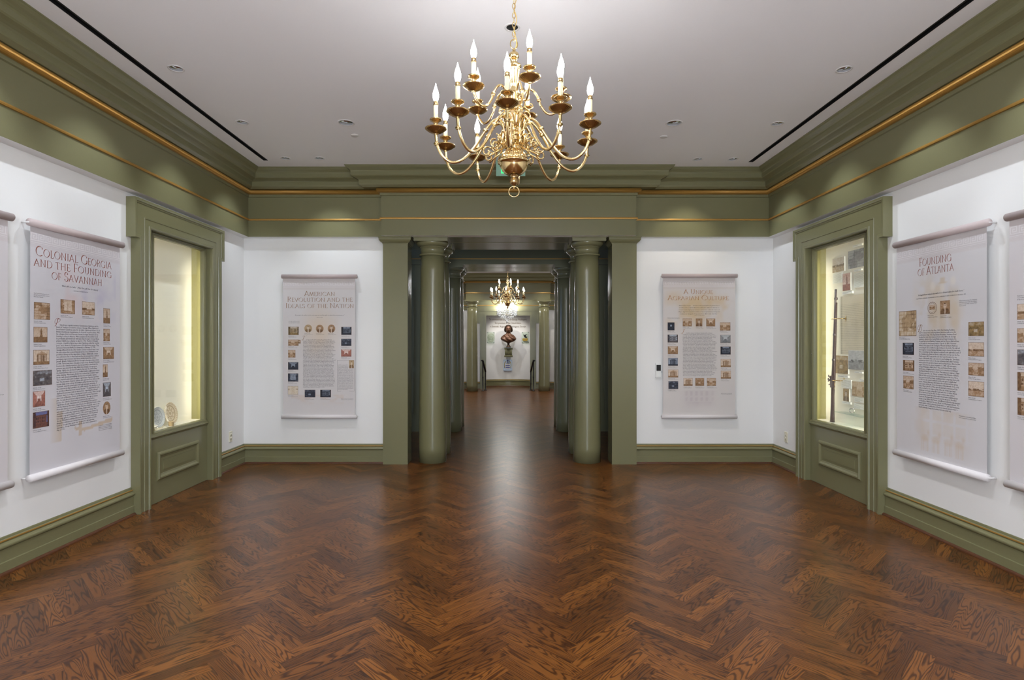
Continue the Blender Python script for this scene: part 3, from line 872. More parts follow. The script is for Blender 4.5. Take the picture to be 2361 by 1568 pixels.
def ghost_right(x, z):
    c = [.605, .58, .59]
    n = fbm(x * 11, z * 11, 21)
    def mixin(t, k):
        for i in range(3): c[i] += (t[i] - c[i]) * k
    if 1.45 < z < 2.06 and .17 < x < .72:
        k = max(0, min(1, (n - .42) * 3.2)) * min(1, (z - 1.45) * 5) * min(1, (2.06 - z) * 6) * min(1, (x - .17) * 8) * min(1, (.72 - x) * 8)
        mixin((.60, .50, .38), .75 * k)
    for hx, hz, w in ((.40, 1.93, .05), (.50, 1.91, .04), (.60, 1.95, .05)):
        mixin((.57, .46, .33), .62 * math.exp(-((x - hx) / w) ** 4 - ((z - hz + .20) / .15) ** 4) * (.5 + fbm(x * 16, z * 16, 5)))
        mixin((.69, .63, .57), .7 * math.exp(-(((x - hx) / .026) ** 2 + ((z - hz) / .034) ** 2) ** 2))
    mixin((.56, .45, .32), .7 * math.exp(-((x - .50) / .024) ** 6 - ((z - 1.965) / .022) ** 6)); mixin((.56, .45, .32), .7 * math.exp(-((x - .50) / .042) ** 6 - ((z - 1.943) / .006) ** 4))
    if .62 < z < .99 and .13 < x < .80:
        e = min(1, (z - .62) * 6) * min(1, (x - .13) * 7) * min(1, (.80 - x) * 7)
        k = max(0, min(1, (n - .40) * 3)) * e
        mixin((.56, .46, .38), .45 * k)
        if z > .80 and x > .28 and (((x - .28) / .115) % 1 < .80) and ((z - .80) / .1) % 1 < .78: mixin((.60, .53, .47), .5 * e)
        if z < .84:
            for hx in (.32, .43, .55, .66):
                mixin((.56, .45, .35), .55 * math.exp(-(((x - hx) / .042) ** 2 + ((z - .755) / .030) ** 2) ** 2) * (.5 + fbm(x * 20, z * 20, 8)))
                mixin((.56, .45, .35), .6 * math.exp(-((x - hx - .035) / .014) ** 2 - ((z - .795) / .022) ** 2))
                for lx in (-.03, -.012, .015, .03): mixin((.56, .45, .35), .45 * math.exp(-((x - hx - lx) / .006) ** 2) * (.655 < z < .75))
    return c
def ghost_amer(x, z):
    c = [.61, .575, .575]
    d = math.hypot((x - .45) / .30, (z - 1.62) / .40)
    if d < 1:
        t = (.63, .52, .42); k = (1 - d) * 1.1 * (.5 + .7 * fbm(x * 8, z * 8, 41))
        c = [c[i] + (t[i] - c[i]) * min(.8, k) for i in range(3)]
    if .72 < z < .85 and .1 < x < .75:
        k = max(0, fbm(x * 10, z * 22, 44) - .42) * 3 * min(1, (z - .72) * 14)
        c = [c[i] + ((.60, .50, .45)[i] - c[i]) * min(.6, k) for i in range(3)]
    return c
def ghost_agr(x, z):
    c = [.605, .565, .55]
    if 1.62 < z < 2.16:
        k = max(0, min(1, (fbm(x * 7, z * 7, 61) - .36) * 2.6)) * min(1, (z - 1.62) * 5) * min(1, (2.16 - z) * 7) * min(1, (.9 - x) * 6) * min(1, x * 9)
        t = (.60, .43, .22)
        c = [c[i] + (t[i] - c[i]) * .75 * k for i in range(3)]
    if .66 < z < .90 and .2 < x < .68:
        e = min(1, (z - .66) * 9) * min(1, (x - .2) * 9) * min(1, (.68 - x) * 9)
        k = .18
        if z < .76: k = .5 * fbm(x * 12, z * 12, 64)
        elif ((x - .2) / .066) % 1 < .5 and (.77 < z < .82 or .84 < z < .89): k = .42
        c = [c[i] + ((.44, .36, .40)[i] - c[i]) * k * e for i in range(3)]
    return c
def ghost_plain(x, z):
    n = fbm(x * 6, z * 6, 77)
    return [.61, .58 - .02 * n, .59 - .02 * n]

CAPT = ['Courtesy Library of Congress', 'Courtesy Atlanta History Center', 'Courtesy Van Jones Martin', 'Courtesy Georgia Archives']
def banner(label, base, rz, ghost, top_dz=0.0, cord_side=1):
    o = empty('banner', label, 'banner', base, rz, 'hanging scroll banners')
    zt = BTOP + top_dz
    mb = MB(); nx, nz = 84, 156; vs = []; cs = []
    for j in range(nz + 1):
        for i in range(nx + 1):
            x = BW * i / nx; z = BBOT - 0.01 + (zt + 0.01 - BBOT + 0.01) * j / nz
            w = wave(x, z)
            vs.append((x, -OFF + w, z))
            c = list(ghost(x, z))
            if z > zt - 0.14: c = [c[0] * .97, c[1] * .94, c[2] * .93]
            cs.append(tuple(c))
    fs = []
    for j in range(nz):
        for i in range(nx):
            k = j * (nx + 1) + i
            fs.append((k, k + 1, k + nx + 2, k + nx + 1))
    mb.add(vs, fs, 0, True, cs)
    mb.build('fabric', 'fabric', o)
    def rod(z, r, x0, x1, mat):
        m = MB()
        m.tube([(x0, -OFF - 0.006, z), (x1, -OFF - 0.006, z)], r, 20)
        return m.build('rod', mat, o)
    rod(zt + 0.026, 0.026, -0.012, BW + 0.022, 'rodpink')
    rod(BBOT - 0.024, 0.025, -0.014, BW + 0.018, 'rod')
    for x in (-0.008, BW + 0.016):
        m = MB().tube([(x, -OFF - 0.006, zt + 0.026), (x, 0.004, zt + 0.026)], 0.007, 8)
        m.build('bracket', 'trimwhite', o)
        m = MB().tube([(x, -OFF - 0.006, BBOT - 0.024), (x, 0.004, BBOT - 0.024)], 0.006, 8)
        m.build('bracket', 'trimwhite', o)
    # Greek key border printed in a paler ink
    k = MB(); zk = zt - 0.092; t = 0.006
    lay = [0]
    def bar(xa, xb, za, zb):
        lay[0] = (lay[0] + 1) % 8; y = -OFF - 0.0006 - 0.00005 * lay[0]
        if xb > BW - .004: xb = BW - .004
        while xa < xb - 1e-6:
            xm = min(xb, xa + .03)
            k.add([(xa, y, za), (xm, y, za), (xm, y, zb), (xa, y, zb)], [(0, 1, 2, 3)]); xa = xm
    bar(.004, BW - .004, zk - .013, zk - .009)
    bar(.004, BW - .004, zk - .022, zk - .0205)
    x = .006
    while x < BW - .01:
        H = 0.052; Wk = 0.050
        bar(x, x + t, zk, zk + H); bar(x, x + Wk, zk + H - t, zk + H); bar(x + Wk - t, x + Wk, zk + .014, zk + H); bar(x + .016, x + Wk, zk + .014, zk + .014 + t)
        bar(x + .016, x + .016 + t, zk + .014, zk + .036); bar(x + .016, x + .034, zk + .030, zk + .036); bar(x + Wk, x + Wk + .012, zk, zk + t); bar(x, x + Wk + .012, zk, zk + t)
        x += Wk + .012
    k.onto().build('key_border', 'ink_pale', o)
    return o
YT = -OFF - 0.0009
def title(o, lines, mat):
    q = []
    for text, cap, x0, x1, base in lines: q += caps_line(text, cap, x0, x1, base)
    quads_part(q, 'title', mat, o, YT)
def quote(o, lines, mat='ink', shear=.45):
    for part, sel in (('quotation', lines[:-1]), ('attribution', lines[-1:])):
        mb = MB()
        for s, xc, z, w, sh in sel:
            g = text_geom(s, sh); size = w / g[2]
            put_text(mb, s, xc - w / 2, z, size, YT, 1.0, sh)
        mb.onto().build(part, mat, o)
def body(o, lines, x0, width, z0, z1, dropcap, mat, first_in):
    mb = MB()
    wmax = max(text_geom(s)[2] for s in lines)
    pitch = (z0 - z1) / (len(lines) - 1)
    size = pitch * 1.02; sx = width / (wmax * size)
    for i, s in enumerate(lines):
        put_text(mb, s, x0 + (first_in if i == 0 else 0), z0 - pitch * i, size, YT, sx * (.96 if i == 0 else 1))
    mb.onto().build('body_text', 'ink', o)
    quads_part(swash(dropcap, x0 - .022, z0 - .004, .058), 'drop_capital', mat, o, YT)
def swash(ch, x, z, s):
    """flowing script capital: slanted stem with looping hairlines"""
    sl = lambda P: [(x + s * (px + .32 * py), z + s * py) for px, py in P]
    stem = [(.12, .02), (.20, -.02), (.28, .06), (.34, .45), (.36, .80), (.40, .98)]
    loop = A_(.30, .62, .34, .36, 20, 235, 18) + [(.16, .30), (.26, .36)]
    S = {'P': [stem, loop + [], A_(.50, .74, .26, .24, 150, -75, 16) + [(.42, .48)]],
         'B': [stem, loop, A_(.50, .77, .22, .21, 150, -80, 14), A_(.50, .28, .28, .28, 95, -150, 18)],
         'T': [stem, [(.02, .80), (.10, .95), (.28, .98), (.48, .90), (.70, .92), (.88, 1.05)], [(.12, .02), (.02, .05), (.0, .14), (.08, .17)]],
         'I': [stem, [(.12, .80), (.20, .94), (.36, .98), (.60, .98)], [(.12, .02), (.0, .05), (-.02, .14), (.06, .17)]]}[ch]
    out = []
    for st in S:
        P = sl(st); n = len(P); L = []; R = []
        for i in range(n):
            a = P[max(i - 1, 0)]; b = P[min(i + 1, n - 1)]
            dx, dy = b[0] - a[0], b[1] - a[1]; ln = math.hypot(dx, dy) or 1
            t = s * (.022 + .045 * abs(dy / ln) * (st is stem) + .02 * abs(dy / ln))
            L.append((P[i][0] - dy / ln * t / 2, P[i][1] + dx / ln * t / 2)); R.append((P[i][0] + dy / ln * t / 2, P[i][1] - dx / ln * t / 2))
        for i in range(n - 1): out.append((L[i], R[i], R[i + 1], L[i + 1]))
    return out
def pictures(o, items, seed0, place='Atlanta, Georgia'):
    """every printed picture is a part of its banner, its caption a sub-part"""
    for i, it in enumerate(items):
        mb = MB(); cp = MB()
        x0, x1, z0, z1, kind, pal = it[:6]
        oval = kind == 'oval'
        if kind == 'seal':
            cp_ring = 40
            for r0, r1 in ((.5, .47), (.40, .385)):
                v = []
                for kk in range(cp_ring):
                    a = 2 * PI * kk / cp_ring
                    for r in (r0, r1): v.append(((x0 + x1) / 2 + (x1 - x0) * r * math.cos(a), YT, (z0 + z1) / 2 + (z1 - z0) * r * math.sin(a)))
                f = [(2 * kk, 2 * ((kk + 1) % cp_ring), 2 * ((kk + 1) % cp_ring) + 1, 2 * kk + 1) for kk in range(cp_ring)]
                mb.add(v, f, 0, False, [(.12, .06, .045)] * len(v))
            raster(mb, x0 + .2 * (x1 - x0), x1 - .2 * (x1 - x0), z0 + .36 * (z1 - z0), z1 - .26 * (z1 - z0), YT, pic('street', 's', 3), 14, 10)
        elif oval:
            raster(mb, x0, x1, z0, z1, YT, pic('portrait', pal, seed0 + i), 26, 26, True)
        else:
            pf_ = pic(kind, pal, seed0 + i)
            edge = lambda u, v, f=pf_: (.14, .08, .045) if min(u, v, 1 - u, 1 - v) < 1e-6 else f(u, v)
            raster(mb, x0, x1, z0, z1, YT, edge, 30, 26)
        pp = mb.onto().build('printed_picture', 'print', o)
        if it[-1] != 'nocap':
            w = max(.07, x1 - x0 + .012)
            for j, s in enumerate((place, CAPT[(i + seed0) % 4])):
                g = text_geom(s); size = .0098
                put_text(cp, s, x0, z0 - .016 - .0115 * j, size, YT, min(.95, w / (g[2] * size)))
            cp.onto().build('caption', 'ink', pp)
    return MB()
def small(cp, s, x, z, w, size=.0098):
    g = text_geom(s)
    put_text(cp, s, x, z, size, YT, w / (g[2] * size))

# pixel measurements of the photograph -> local banner coordinates (x along the banner, z above the floor)
def loc_left(px, py, y0=3.846):
    Y = (-XL - OFF) * F / (CX - px)
    return (Y - y0, EYE + (CY - py) * Y / F)
def loc_right(px, py, y1=4.762):
    Y = (XR - OFF) * F / (px - CX)
    return (y1 - Y, EYE + (CY - py) * Y / F)
def loc_back(px, py, x0):
    Y = YB - OFF
    return ((px - CX) * Y / F - x0, EYE + (CY - py) * Y / F)
def rect(fn, x0, y0, x1, y1):
    a = fn(x0, (y0 + y1) / 2); b = fn(x1, (y0 + y1) / 2); c = (x0 + x1) / 2
    t = fn(c, y0)[1]; d = fn(c, y1)[1]
    return [min(a[0], b[0]), max(a[0], b[0]), min(t, d), max(t, d)]

# left wall: Colonial Georgia
b1 = banner('scroll banner headed Colonial Georgia and the Founding of Savannah, on the left wall', (XL, 3.846, 0), PI / 2, ghost_left)
title(b1, [('Colonial Georgia', .066, .045, .800, 2.095), ('and the Founding', .062, .030, .800, 2.022), ('of Savannah', .064, .185, .690, 1.946)], 'ink_red')
quote(b1, [('“Non sibi sed aliis.” (Not for self, but for others)', .455, 1.903, .37, .45), ('—GEORGIA TRUSTEES’ MOTTO', .455, 1.878, .15, 0)])
cA = lambda x, y: loc_left(x / 4.6125, 480 + y / 4.6125)
cB = lambda x, y: loc_left(x / 4.61, 800 + y / 4.61)
it = [rect(cA, *r) + [k, p] for r, k, p in (((357, 1004, 531, 1184), 'map', 's'), ((645, 975, 795, 1123), 'trees', 's'), ((870, 997, 1006, 1136), 'field', 's'), ((1100, 1068, 1170, 1226), 'monument', 's'),
      ((354, 1265, 503, 1428), 'monument', 's'), ((1100, 1285, 1168, 1414), 'street', 's'))]
it += [rect(cB, *r) + [k, p] for r, k, p in (((352, 32, 524, 188), 'temple', 's'), ((350, 249, 551, 408), 'woods', 'c'), ((350, 469, 479, 634), 'interior', 'r'), ((350, 686, 520, 856), 'house', 'b'),
      ((1097, 0, 1210, 128), 'interior', 's'), ((1092, 186, 1143, 320), 'monument', 's'), ((1092, 377, 1176, 526), 'interior', 'c'), ((1092, 580, 1170, 716), 'oval', 's'))]
cp = pictures(b1, it, 11, 'Savannah, Georgia')
for j, s in enumerate(('Chief Tomochichi presented to the', 'Georgia Trustees in London, Courtesy', 'Winterthur Museum')): small(cp, s, .028, 1.832 - .012 * j, .135 if j < 2 else .08)
cp.onto().build('caption', 'ink', b1); cp = MB()
for j, s in enumerate(('In August 1735 Lieutenant General James', 'Oglethorpe and other trustees signed the', 'Rules of the Colony of Georgia', 'This document is on display'  )): small(cp, s, .645, .835 - .012 * j, .15)
cp.onto().build('caption', 'ink', b1)
body(b1, ['hilanthropy originally motivated General James Oglethorpe and the', 'Board of Trustees to found the colony of Georgia. When Oglethorpe’s', 'friend Robert Castell was jailed for his debts, Oglethorpe became one of',
 'Britain’s best-known humanitarians for his work on prison reform. With', 'his colleague, John Lord Viscount Percival, he began discussions about', 'founding a colony in America. With assurance that the settlers would',
 'be productive and work their own land, King George II of Great Britain', 'granted Oglethorpe a charter on April 21, 1732. The first 114 English', 'colonists, a handful of whom were what Oglethorpe called the “worthy',
 'poor,” were drawn to Georgia because of its land lottery system. They', 'arrived at Yamacraw Bluff (now Savannah) on February 12, 1733.', 'Georgia differed from the other twelve colonies in several ways: it was',
 'the only colony that received financial aid by a vote of Parliament and', 'prohibited slavery and the importation of liquor. Additionally, settlers', 'were allowed to live on their land rent free for ten years but could not',
 'participate in government. Each factor initially limited the colony’s', 'growth. Britain’s Parliament allowed Georgia to become a slave colony', 'in 1749. Three years later, it became a royal colony, allowing Protestant',
 'freemen who owned property to elect an assembly to work with the', 'governor appointed by the king. With these changes, Georgia grew', 'quickly. Oglethorpe developed a plan for the new city, overlooking',
 'the Savannah River, that served as a brilliant study in eighteenth-century', 'urban planning. Wards were divided into sections that contained eight', 'blocks, with streets and buildings developed around public squares.',
 'These wards became part of a larger regional plan of gardens and farm', 'lots. The placement of wards, squares, and equal-sized lots reflected the', 'utopian ideals of the colony. According to urban historian John Reps,',
 '“Savannah...used the power gained through municipal ownership of', 'the commons to shape growth in the public interest. The decisions to do', 'so...produced America’s most unusual city plan.” To implement the plan,',
 'clapboard houses were built on identical lots, suggesting the colonial', 'trustees’ desire to produce a classless and utopian society. Other Georgia', 'cities such as Ebenezer, Darien, and Brunswick replicated Savannah’s',
 'plan. Georgia also promoted religious tolerance. Through its mission', 'project, the Catholic Church had a presence in Georgia before', 'Oglethorpe, though Catholicism did not find widespread acceptance',
 'until the American Revolution. John Wesley, the influential founder of the', 'Methodist church and rector of Christ Church in Savannah, came to the', 'new colony in 1736 to spread his ministry. Additionally, forty-two Jews',
 'arrived five months after Oglethorpe established the colony. They', 'founded Congregation Mickve Israel in 1735, several years before the', 'first congregations in Philadelphia and Charleston. In 1737, Reverend',
 'George Whitefield established Bethesda, America’s first orphanage.', 'Evangelical Lutherans and German Moravians also found a tolerant', 'home in Georgia’s first capital city. To signal the city’s growing',
 'importance, George Washington made his first visit to Savannah in', 'May of 1791.'], .226, .442, 1.619, .862, 'P', 'ink_red', .034)

# right wall: Founding of Atlanta
b2 = banner('scroll banner headed Founding of Atlanta, on the right wall', (XR, 4.762, 0), -PI / 2, ghost_right)
title(b2, [('Founding', .066, .255, .590, 2.098), ('of Atlanta', .066, .240, .612, 2.024)], 'ink_red')
quote(b2, [('“A magnificent inland city will at no distant date be built here.”', .468, 1.866, .465, .45), ('ALEXANDER H. STEPHENS, VICE PRESIDENT OF THE CONFEDERACY AND GOVERNOR OF GEORGIA, 1883', .468, 1.840, .49, 0)])
cC = lambda x, y: loc_right(2040 + x / 4.75, 490 + y / 4.75)
cD = lambda x, y: loc_right(2040 + x / 4.61, 800 + y / 4.61)
it = [rect(cC, 470, 978, 573, 1110) + ['seal', 's'], rect(cC, 610, 965, 717, 1112) + ['portrait', 's'], rect(cC, 160, 1078, 345, 1353) + ['map', 'w'], rect(cC, 198, 1427, 320, 1558) + ['house', 'd'],
      rect(cC, 915, 1198, 1088, 1352) + ['woods', 'y'], rect(cC, 915, 1423, 1088, 1575) + ['field', 's'], rect(cD, 195, 140, 315, 255) + ['house', 's'], rect(cD, 197, 308, 308, 445) + ['street', 's'],
      rect(cD, 890, 170, 1057, 305) + ['street', 's'], rect(cD, 890, 367, 1057, 527) + ['field', 's']]
cp = pictures(b2, it, 31)
for j, s in enumerate(('Wilbur Kurtz painting of the downtown', 'of the area and part of the city of Atlanta', 'Stephen H. Long in 1837, Courtesy Atlanta', 'History Center')): small(cp, s, .655, 1.795 - .012 * j, .155 if j < 3 else .06)
cp.onto().build('caption', 'ink', b2); cp = MB()
for j, s in enumerate(('Whitehall Tavern, 1837 drawing by Wilbur', 'Kurtz, Courtesy Atlanta History Center')): small(cp, s, .655, .966 - .012 * j, .15)
cp.onto().build('caption', 'ink', b2)
body(b2, ['efore the end of the War of 1812, Fort Standing Peachtree', 'and Fort Daniel were built along Native American trails across the', 'southernmost ridge of the Appalachian Mountains. Peachtree Road', 'became the route that connected them. In the 1830s, the Georgia',
 'legislature chartered the Central Railroad and Canal Company, the', 'Georgia Railroad and Banking Company, and the Monroe Railroad lines', 'to help with the inland transportation of goods. In 1836, Governor', 'William Schley signed a bill creating the Western & Atlantic Railroad,',
 'connecting the three middle Georgia rail lines to the north. The railroad', 'hired engineer Colonel Stephen Harriman Long to choose the best route.', 'After considering six other options, he selected a site eight miles south of', 'the Chattahoochee River and drove a stake in the red clay near the Five',
 'Points area in 1837. Long said the site was “a good location for one', 'tavern, a blacksmith shop, a grocery store, and nothing else.” Merchants', 'and land speculators came to the new settlement, first called Terminus,', 'which spurred the growth of taverns and boarding houses. After the first',
 'engine rolled into the city on September 15, 1845, with passengers', 'George Washington Adair, John P. King, and Richard Peters, banks,', 'warehouses, a fledgling textile industry, and ironworks soon followed.', 'The Haverty family operated a saloon. That same year, engineer J. Edgar',
 'Thomson named the city “Atlanta” in honor of the Western & Atlantic', 'Railroad. Railroads determined the essential layout of the area. Three', 'lines intersected at Five Points, resulting in three competing street grids.', 'In 1853, the city council overlaid a north-south grid to simplify that',
 'system. Atlanta’s first map, which places the car shed and train garage', 'at the center of the city, shows the impact of the railroads. In the early', '1850s, Mayor John Flood Mims gave the land and commissioned City', 'Hall to be built on the highest point of the city, installed gas lamps',
 'downtown, and began paving dirt roads with brick or stone. Atlanta', 'did not develop along the lines of other southern cities. Limited', 'transportation meant that early neighborhoods were established near', 'downtown. Mechanicsville developed near the rail yards, West End',
 'sprang up near White Hall Tavern, and affluent residential areas emerged', 'on Peachtree, Whitehall, Marietta, Broad, and Washington Streets. The', 'Atlanta spirit—called by historian Andy Ambrose “part civic boosterism,', 'part vision, with a healthy dose of business interests and priorities”—',
 'would eventually change the bustling town into a vital city.'], .255, .415, 1.585, .985, 'B', 'ink_brown', .045)

# back wall left: American Revolution
X3 = (652.5 - CX) * (YB - OFF) / F
b3 = banner('scroll banner headed American Revolution and the Ideals of the Nation, on the back wall', (X3, YB, 0), 0, ghost_amer)
cE = lambda x, y: loc_back(620 + x / 4.125, 620 + y / 4.125, X3)
def ln(t, x0, x1, y, cap): return (t, cap, cE(x0, y)[0], cE(x1, y)[0], cE(x0, y)[1])
title(b3, [ln('American', 338, 632, 257, .060), ln('Revolution and the', 176, 800, 312, .060), ln('Ideals of the Nation', 162, 812, 372, .060)], 'ink_brown')
quote(b3, [('“Remember the ladies, and be more generous and favorable to them than your ancestors.”', .452, cE(0, 444)[1], .62, .45), ('—ABIGAIL ADAMS', .452, cE(0, 464)[1], .085, 0)])
it = [rect(cE, *r) + [k, p] for r, k, p in (((185, 550, 283, 629), 'house', 'y'), ((184, 672, 282, 731), 'street', 's'), ((275, 675, 301, 710), 'portrait', 's'), ((183, 772, 252, 844), 'street', 's'), ((182, 886, 280, 959), 'interior', 'd'),
      ((181, 994, 280, 1072), 'trees', 'd'), ((180, 1115, 278, 1196), 'sheet', 'w'), ((688, 552, 786, 628), 'house', 'd'), ((687, 665, 785, 733), 'woods', 'd'), ((687, 765, 785, 834), 'interior', 'r'),
      ((337, 530, 410, 604), 'oval', 'w'), ((448, 532, 520, 606), 'oval', 's'), ((560, 530, 630, 606), 'oval', 's'), ((341, 1150, 442, 1222), 'woods', 'd'), ((488, 1150, 590, 1222), 'house', 'd'), ((763, 868, 808, 945), 'portrait', 'w'))]
it[2].append('nocap'); it[-1].append('nocap')
cp = pictures(b3, it, 51, 'Savannah, Georgia')
x, z = cE(187, 500)
for j, s in enumerate(('General James Habersham, from', 'the Telfair Museum of Art', 'Courtesy Library of Congress')): small(cp, s, x, z - .011 * j, .135)
cp.onto().build('caption', 'ink', b3); cp = MB()
x, z = cE(685, 1238)
for j, s in enumerate(('Background: Savannah, from the Battlefield', 'Courtesy of Georgia Archives')): small(cp, s, x, z - .011 * j, .15)
cp.onto().build('caption', 'ink', b3); cp = MB()
xa, za = cE(650, 868); xb, zb = cE(811, 1164)
for s in ('', ):
    for (p, q, r, t) in ((xa, xb, za, za - .0015), (xa, xb, zb, zb + .0015), (xa, xa + .0015, za, zb), (xb - .0015, xb, za, zb)):
        cp.add([(p, YT, t), (q, YT, t), (q, YT, r), (p, YT, r)] if r > t else [(p, YT, r), (q, YT, r), (q, YT, t), (p, YT, t)], [(0, 1, 2, 3)])
side = ['In 1831, six years before', 'the founding of Atlanta,', 'French political theorist', 'Alexis de Tocqueville', 'began a nine-month tour across', 'the country, traveling extensively in', 'Georgia in early 1832. He made', 'insightful observations about the', 'American spirit and the country’s',
        'national commitment to philanthropy', 'for the moral in the charges,', 'Democracy in America. He wrote,', '“Americans group together to hold', 'fetes, found seminaries, build inns,', 'construct churches, distribute books,', 'dispatch missionaries to the antipodes.', 'They establish hospitals, prisons,',
        'schools by the same method.”', 'Tocqueville had never encountered', 'a culture like the one he found in', 'America, and his writings reflect the', 'astonishment he showed in this great', 'new world experiment.']
x, z = cE(657, 918)
for j, s in enumerate(side): small(cp, s, x, z - .01365 * j, .125 if j < 4 else (.19 if j < 22 else .12), .0125)
cp.onto().build('sidebar', 'ink', b3)
zb0 = cE(0, 677)[1]; zb1 = cE(0, 1130)[1]
body(b3, ['he American Revolution began with a single shot fired in', 'Lexington, Massachusetts, on April 19, 1775, and lasted eight and a', 'half years. Georgia, one of the original thirteen colonies, had 50,000', 'inhabitants, half slave and half free. Many lived on the coast. When',
 'the colonial representatives convened the First Continental', 'Congress in 1774, Georgia refused to send delegates because the', 'colony had prospered under British rule. Lyman Hall served as the', 'sole Georgia delegate at the Second Continental Congress. The',
 'battles of Lexington and Concord, however, convinced the populace', 'to support the patriot cause. British warships arrived in the', 'Savannah River in January 1776. Georgia delegates Lyman Hall,', 'Button Gwinnett, and George Walton traveled shortly thereafter to',
 'Philadelphia and signed the Declaration of Independence on July 4,', '1776 (an original is in the Georgia Archives). In 1778, British', 'warships came again to the coasts of South Carolina and Georgia,', 'and for a short time Georgia became the only colony to be restored',
 'to the British crown. Describing the lengthy separation from her', 'husband, John, Abigail Adams said, “Posterity, who are to reap the', 'blessings, will scarcely be able to conceive the hardships and', 'sufferings of their ancestors.” After numerous battles, the British',
 'finally evacuated Savannah on July 11, 1782. Six months later, the', 'Georgia General Assembly elected Lyman Hall governor. Many', 'Georgia patriots were influenced by the belief in the God-given', 'rights of life, liberty, and the pursuit of happiness. These ideals are',
 'woven throughout the nation’s most important documents—the', 'Declaration of Independence (1776) and the Constitution (1787).', 'At the 1787 Constitutional Convention, George Washington said,', '“Let us raise a standard to which the wise and honest can repair.”',
 'These ideals continue to shape our state and nation. A generation', 'later, Georgia would again wage war on its soil. During the War of', '1812, fought between the United States and Great Britain, Georgia', 'played a critical role in three main theaters of operation: the Creek',
 'War of 1813-14, the British blockade, and the naval invasion of St.', 'Marys and Cumberland Island in 1814-15, the last known battle', 'of the war. The British left St. Marys in ruins after the ratification', 'of the Treaty of Ghent on February 17, 1815.'], cE(325, 0)[0], .40, zb0, zb1, 'T', 'ink_brown', .038)

# back wall right: A Unique Agrarian Culture
X4 = (1528.5 - CX) * (YB - OFF) / F
b4 = banner('scroll banner headed A Unique Agrarian Culture, right of the opening on the back wall', (X4, YB, 0), 0, ghost_agr, 0.008)
cG = lambda x, y: loc_back(1490 + x / 4.125, 610 + y / 4.125, X4)
def ln(t, x0, x1, y, cap): return (t, cap, cG(x0, y)[0], cG(x1, y)[0], cG(x0, y)[1])
title(b4, [ln('A Unique', 358, 638, 280, .058), ln('Agrarian Culture', 205, 790, 338, .058)], 'ink_orange')
qs = ['“Never before or since . . . has there been a period when the general level of', 'excellence was so high in American architecture, when the ideal was so', 'constant and its ranging expressions so harmonious, when the towns and', 'villages, large and small, had in them so much unpretentious beauty and', 'loveliness, as during the forty years from 1820 to the Civil War.”']
quote(b4, [(s, cG(502, 0)[0], cG(0, 394 + 20 * j)[1], w, .45) for j, (s, w) in enumerate(zip(qs, (.51, .50, .51, .52, .48)))] + [('—TALBOT FAULKNER HAMLIN', cG(502, 0)[0], cG(0, 490)[1], .13, 0)])
it = [rect(cG, *r) + [k, p] for r, k, p in (((203, 550, 269, 626), 'dome', 'd'), ((203, 667, 301, 742), 'house', 'c'), ((205, 777, 301, 852), 'interior', 's'), ((208, 888, 301, 963), 'temple', 'd'), ((208, 999, 304, 1074), 'temple', 's'), ((211, 1109, 304, 1184), 'woods', 'd'),
      ((347, 513, 433, 588), 'street', 's'), ((471, 513, 533, 588), 'portrait', 's'), ((570, 513, 656, 588), 'interior', 's'), ((702, 550, 800, 628), 'street', 's'), ((705, 670, 802, 746), 'interior', 'g'), ((706, 780, 803, 856), 'house', 'd'), ((708, 899, 804, 976), 'temple', 's'), ((709, 1010, 805, 1086), 'temple', 's'),
      ((354, 1080, 441, 1154), 'temple', 's'), ((466, 1080, 551, 1154), 'woods', 's'), ((577, 1080, 663, 1154), 'street', 's'))]
cp = pictures(b4, it, 81, 'Milledgeville, Georgia')
x, z = cG(202, 508)
for j, s in enumerate(('Background: sketch of a cotton planter', 'Courtesy Library of Congress')): small(cp, s, x, z - .011 * j, .15)
cp.onto().build('caption', 'ink', b4); cp = MB()
x, z = cG(711, 1228)
for j, s in enumerate(('Barnsley Gardens, near Adairsville', 'Courtesy Georgia Archives')): small(cp, s, x, z - .011 * j, .135)
cp.onto().build('caption', 'ink', b4)
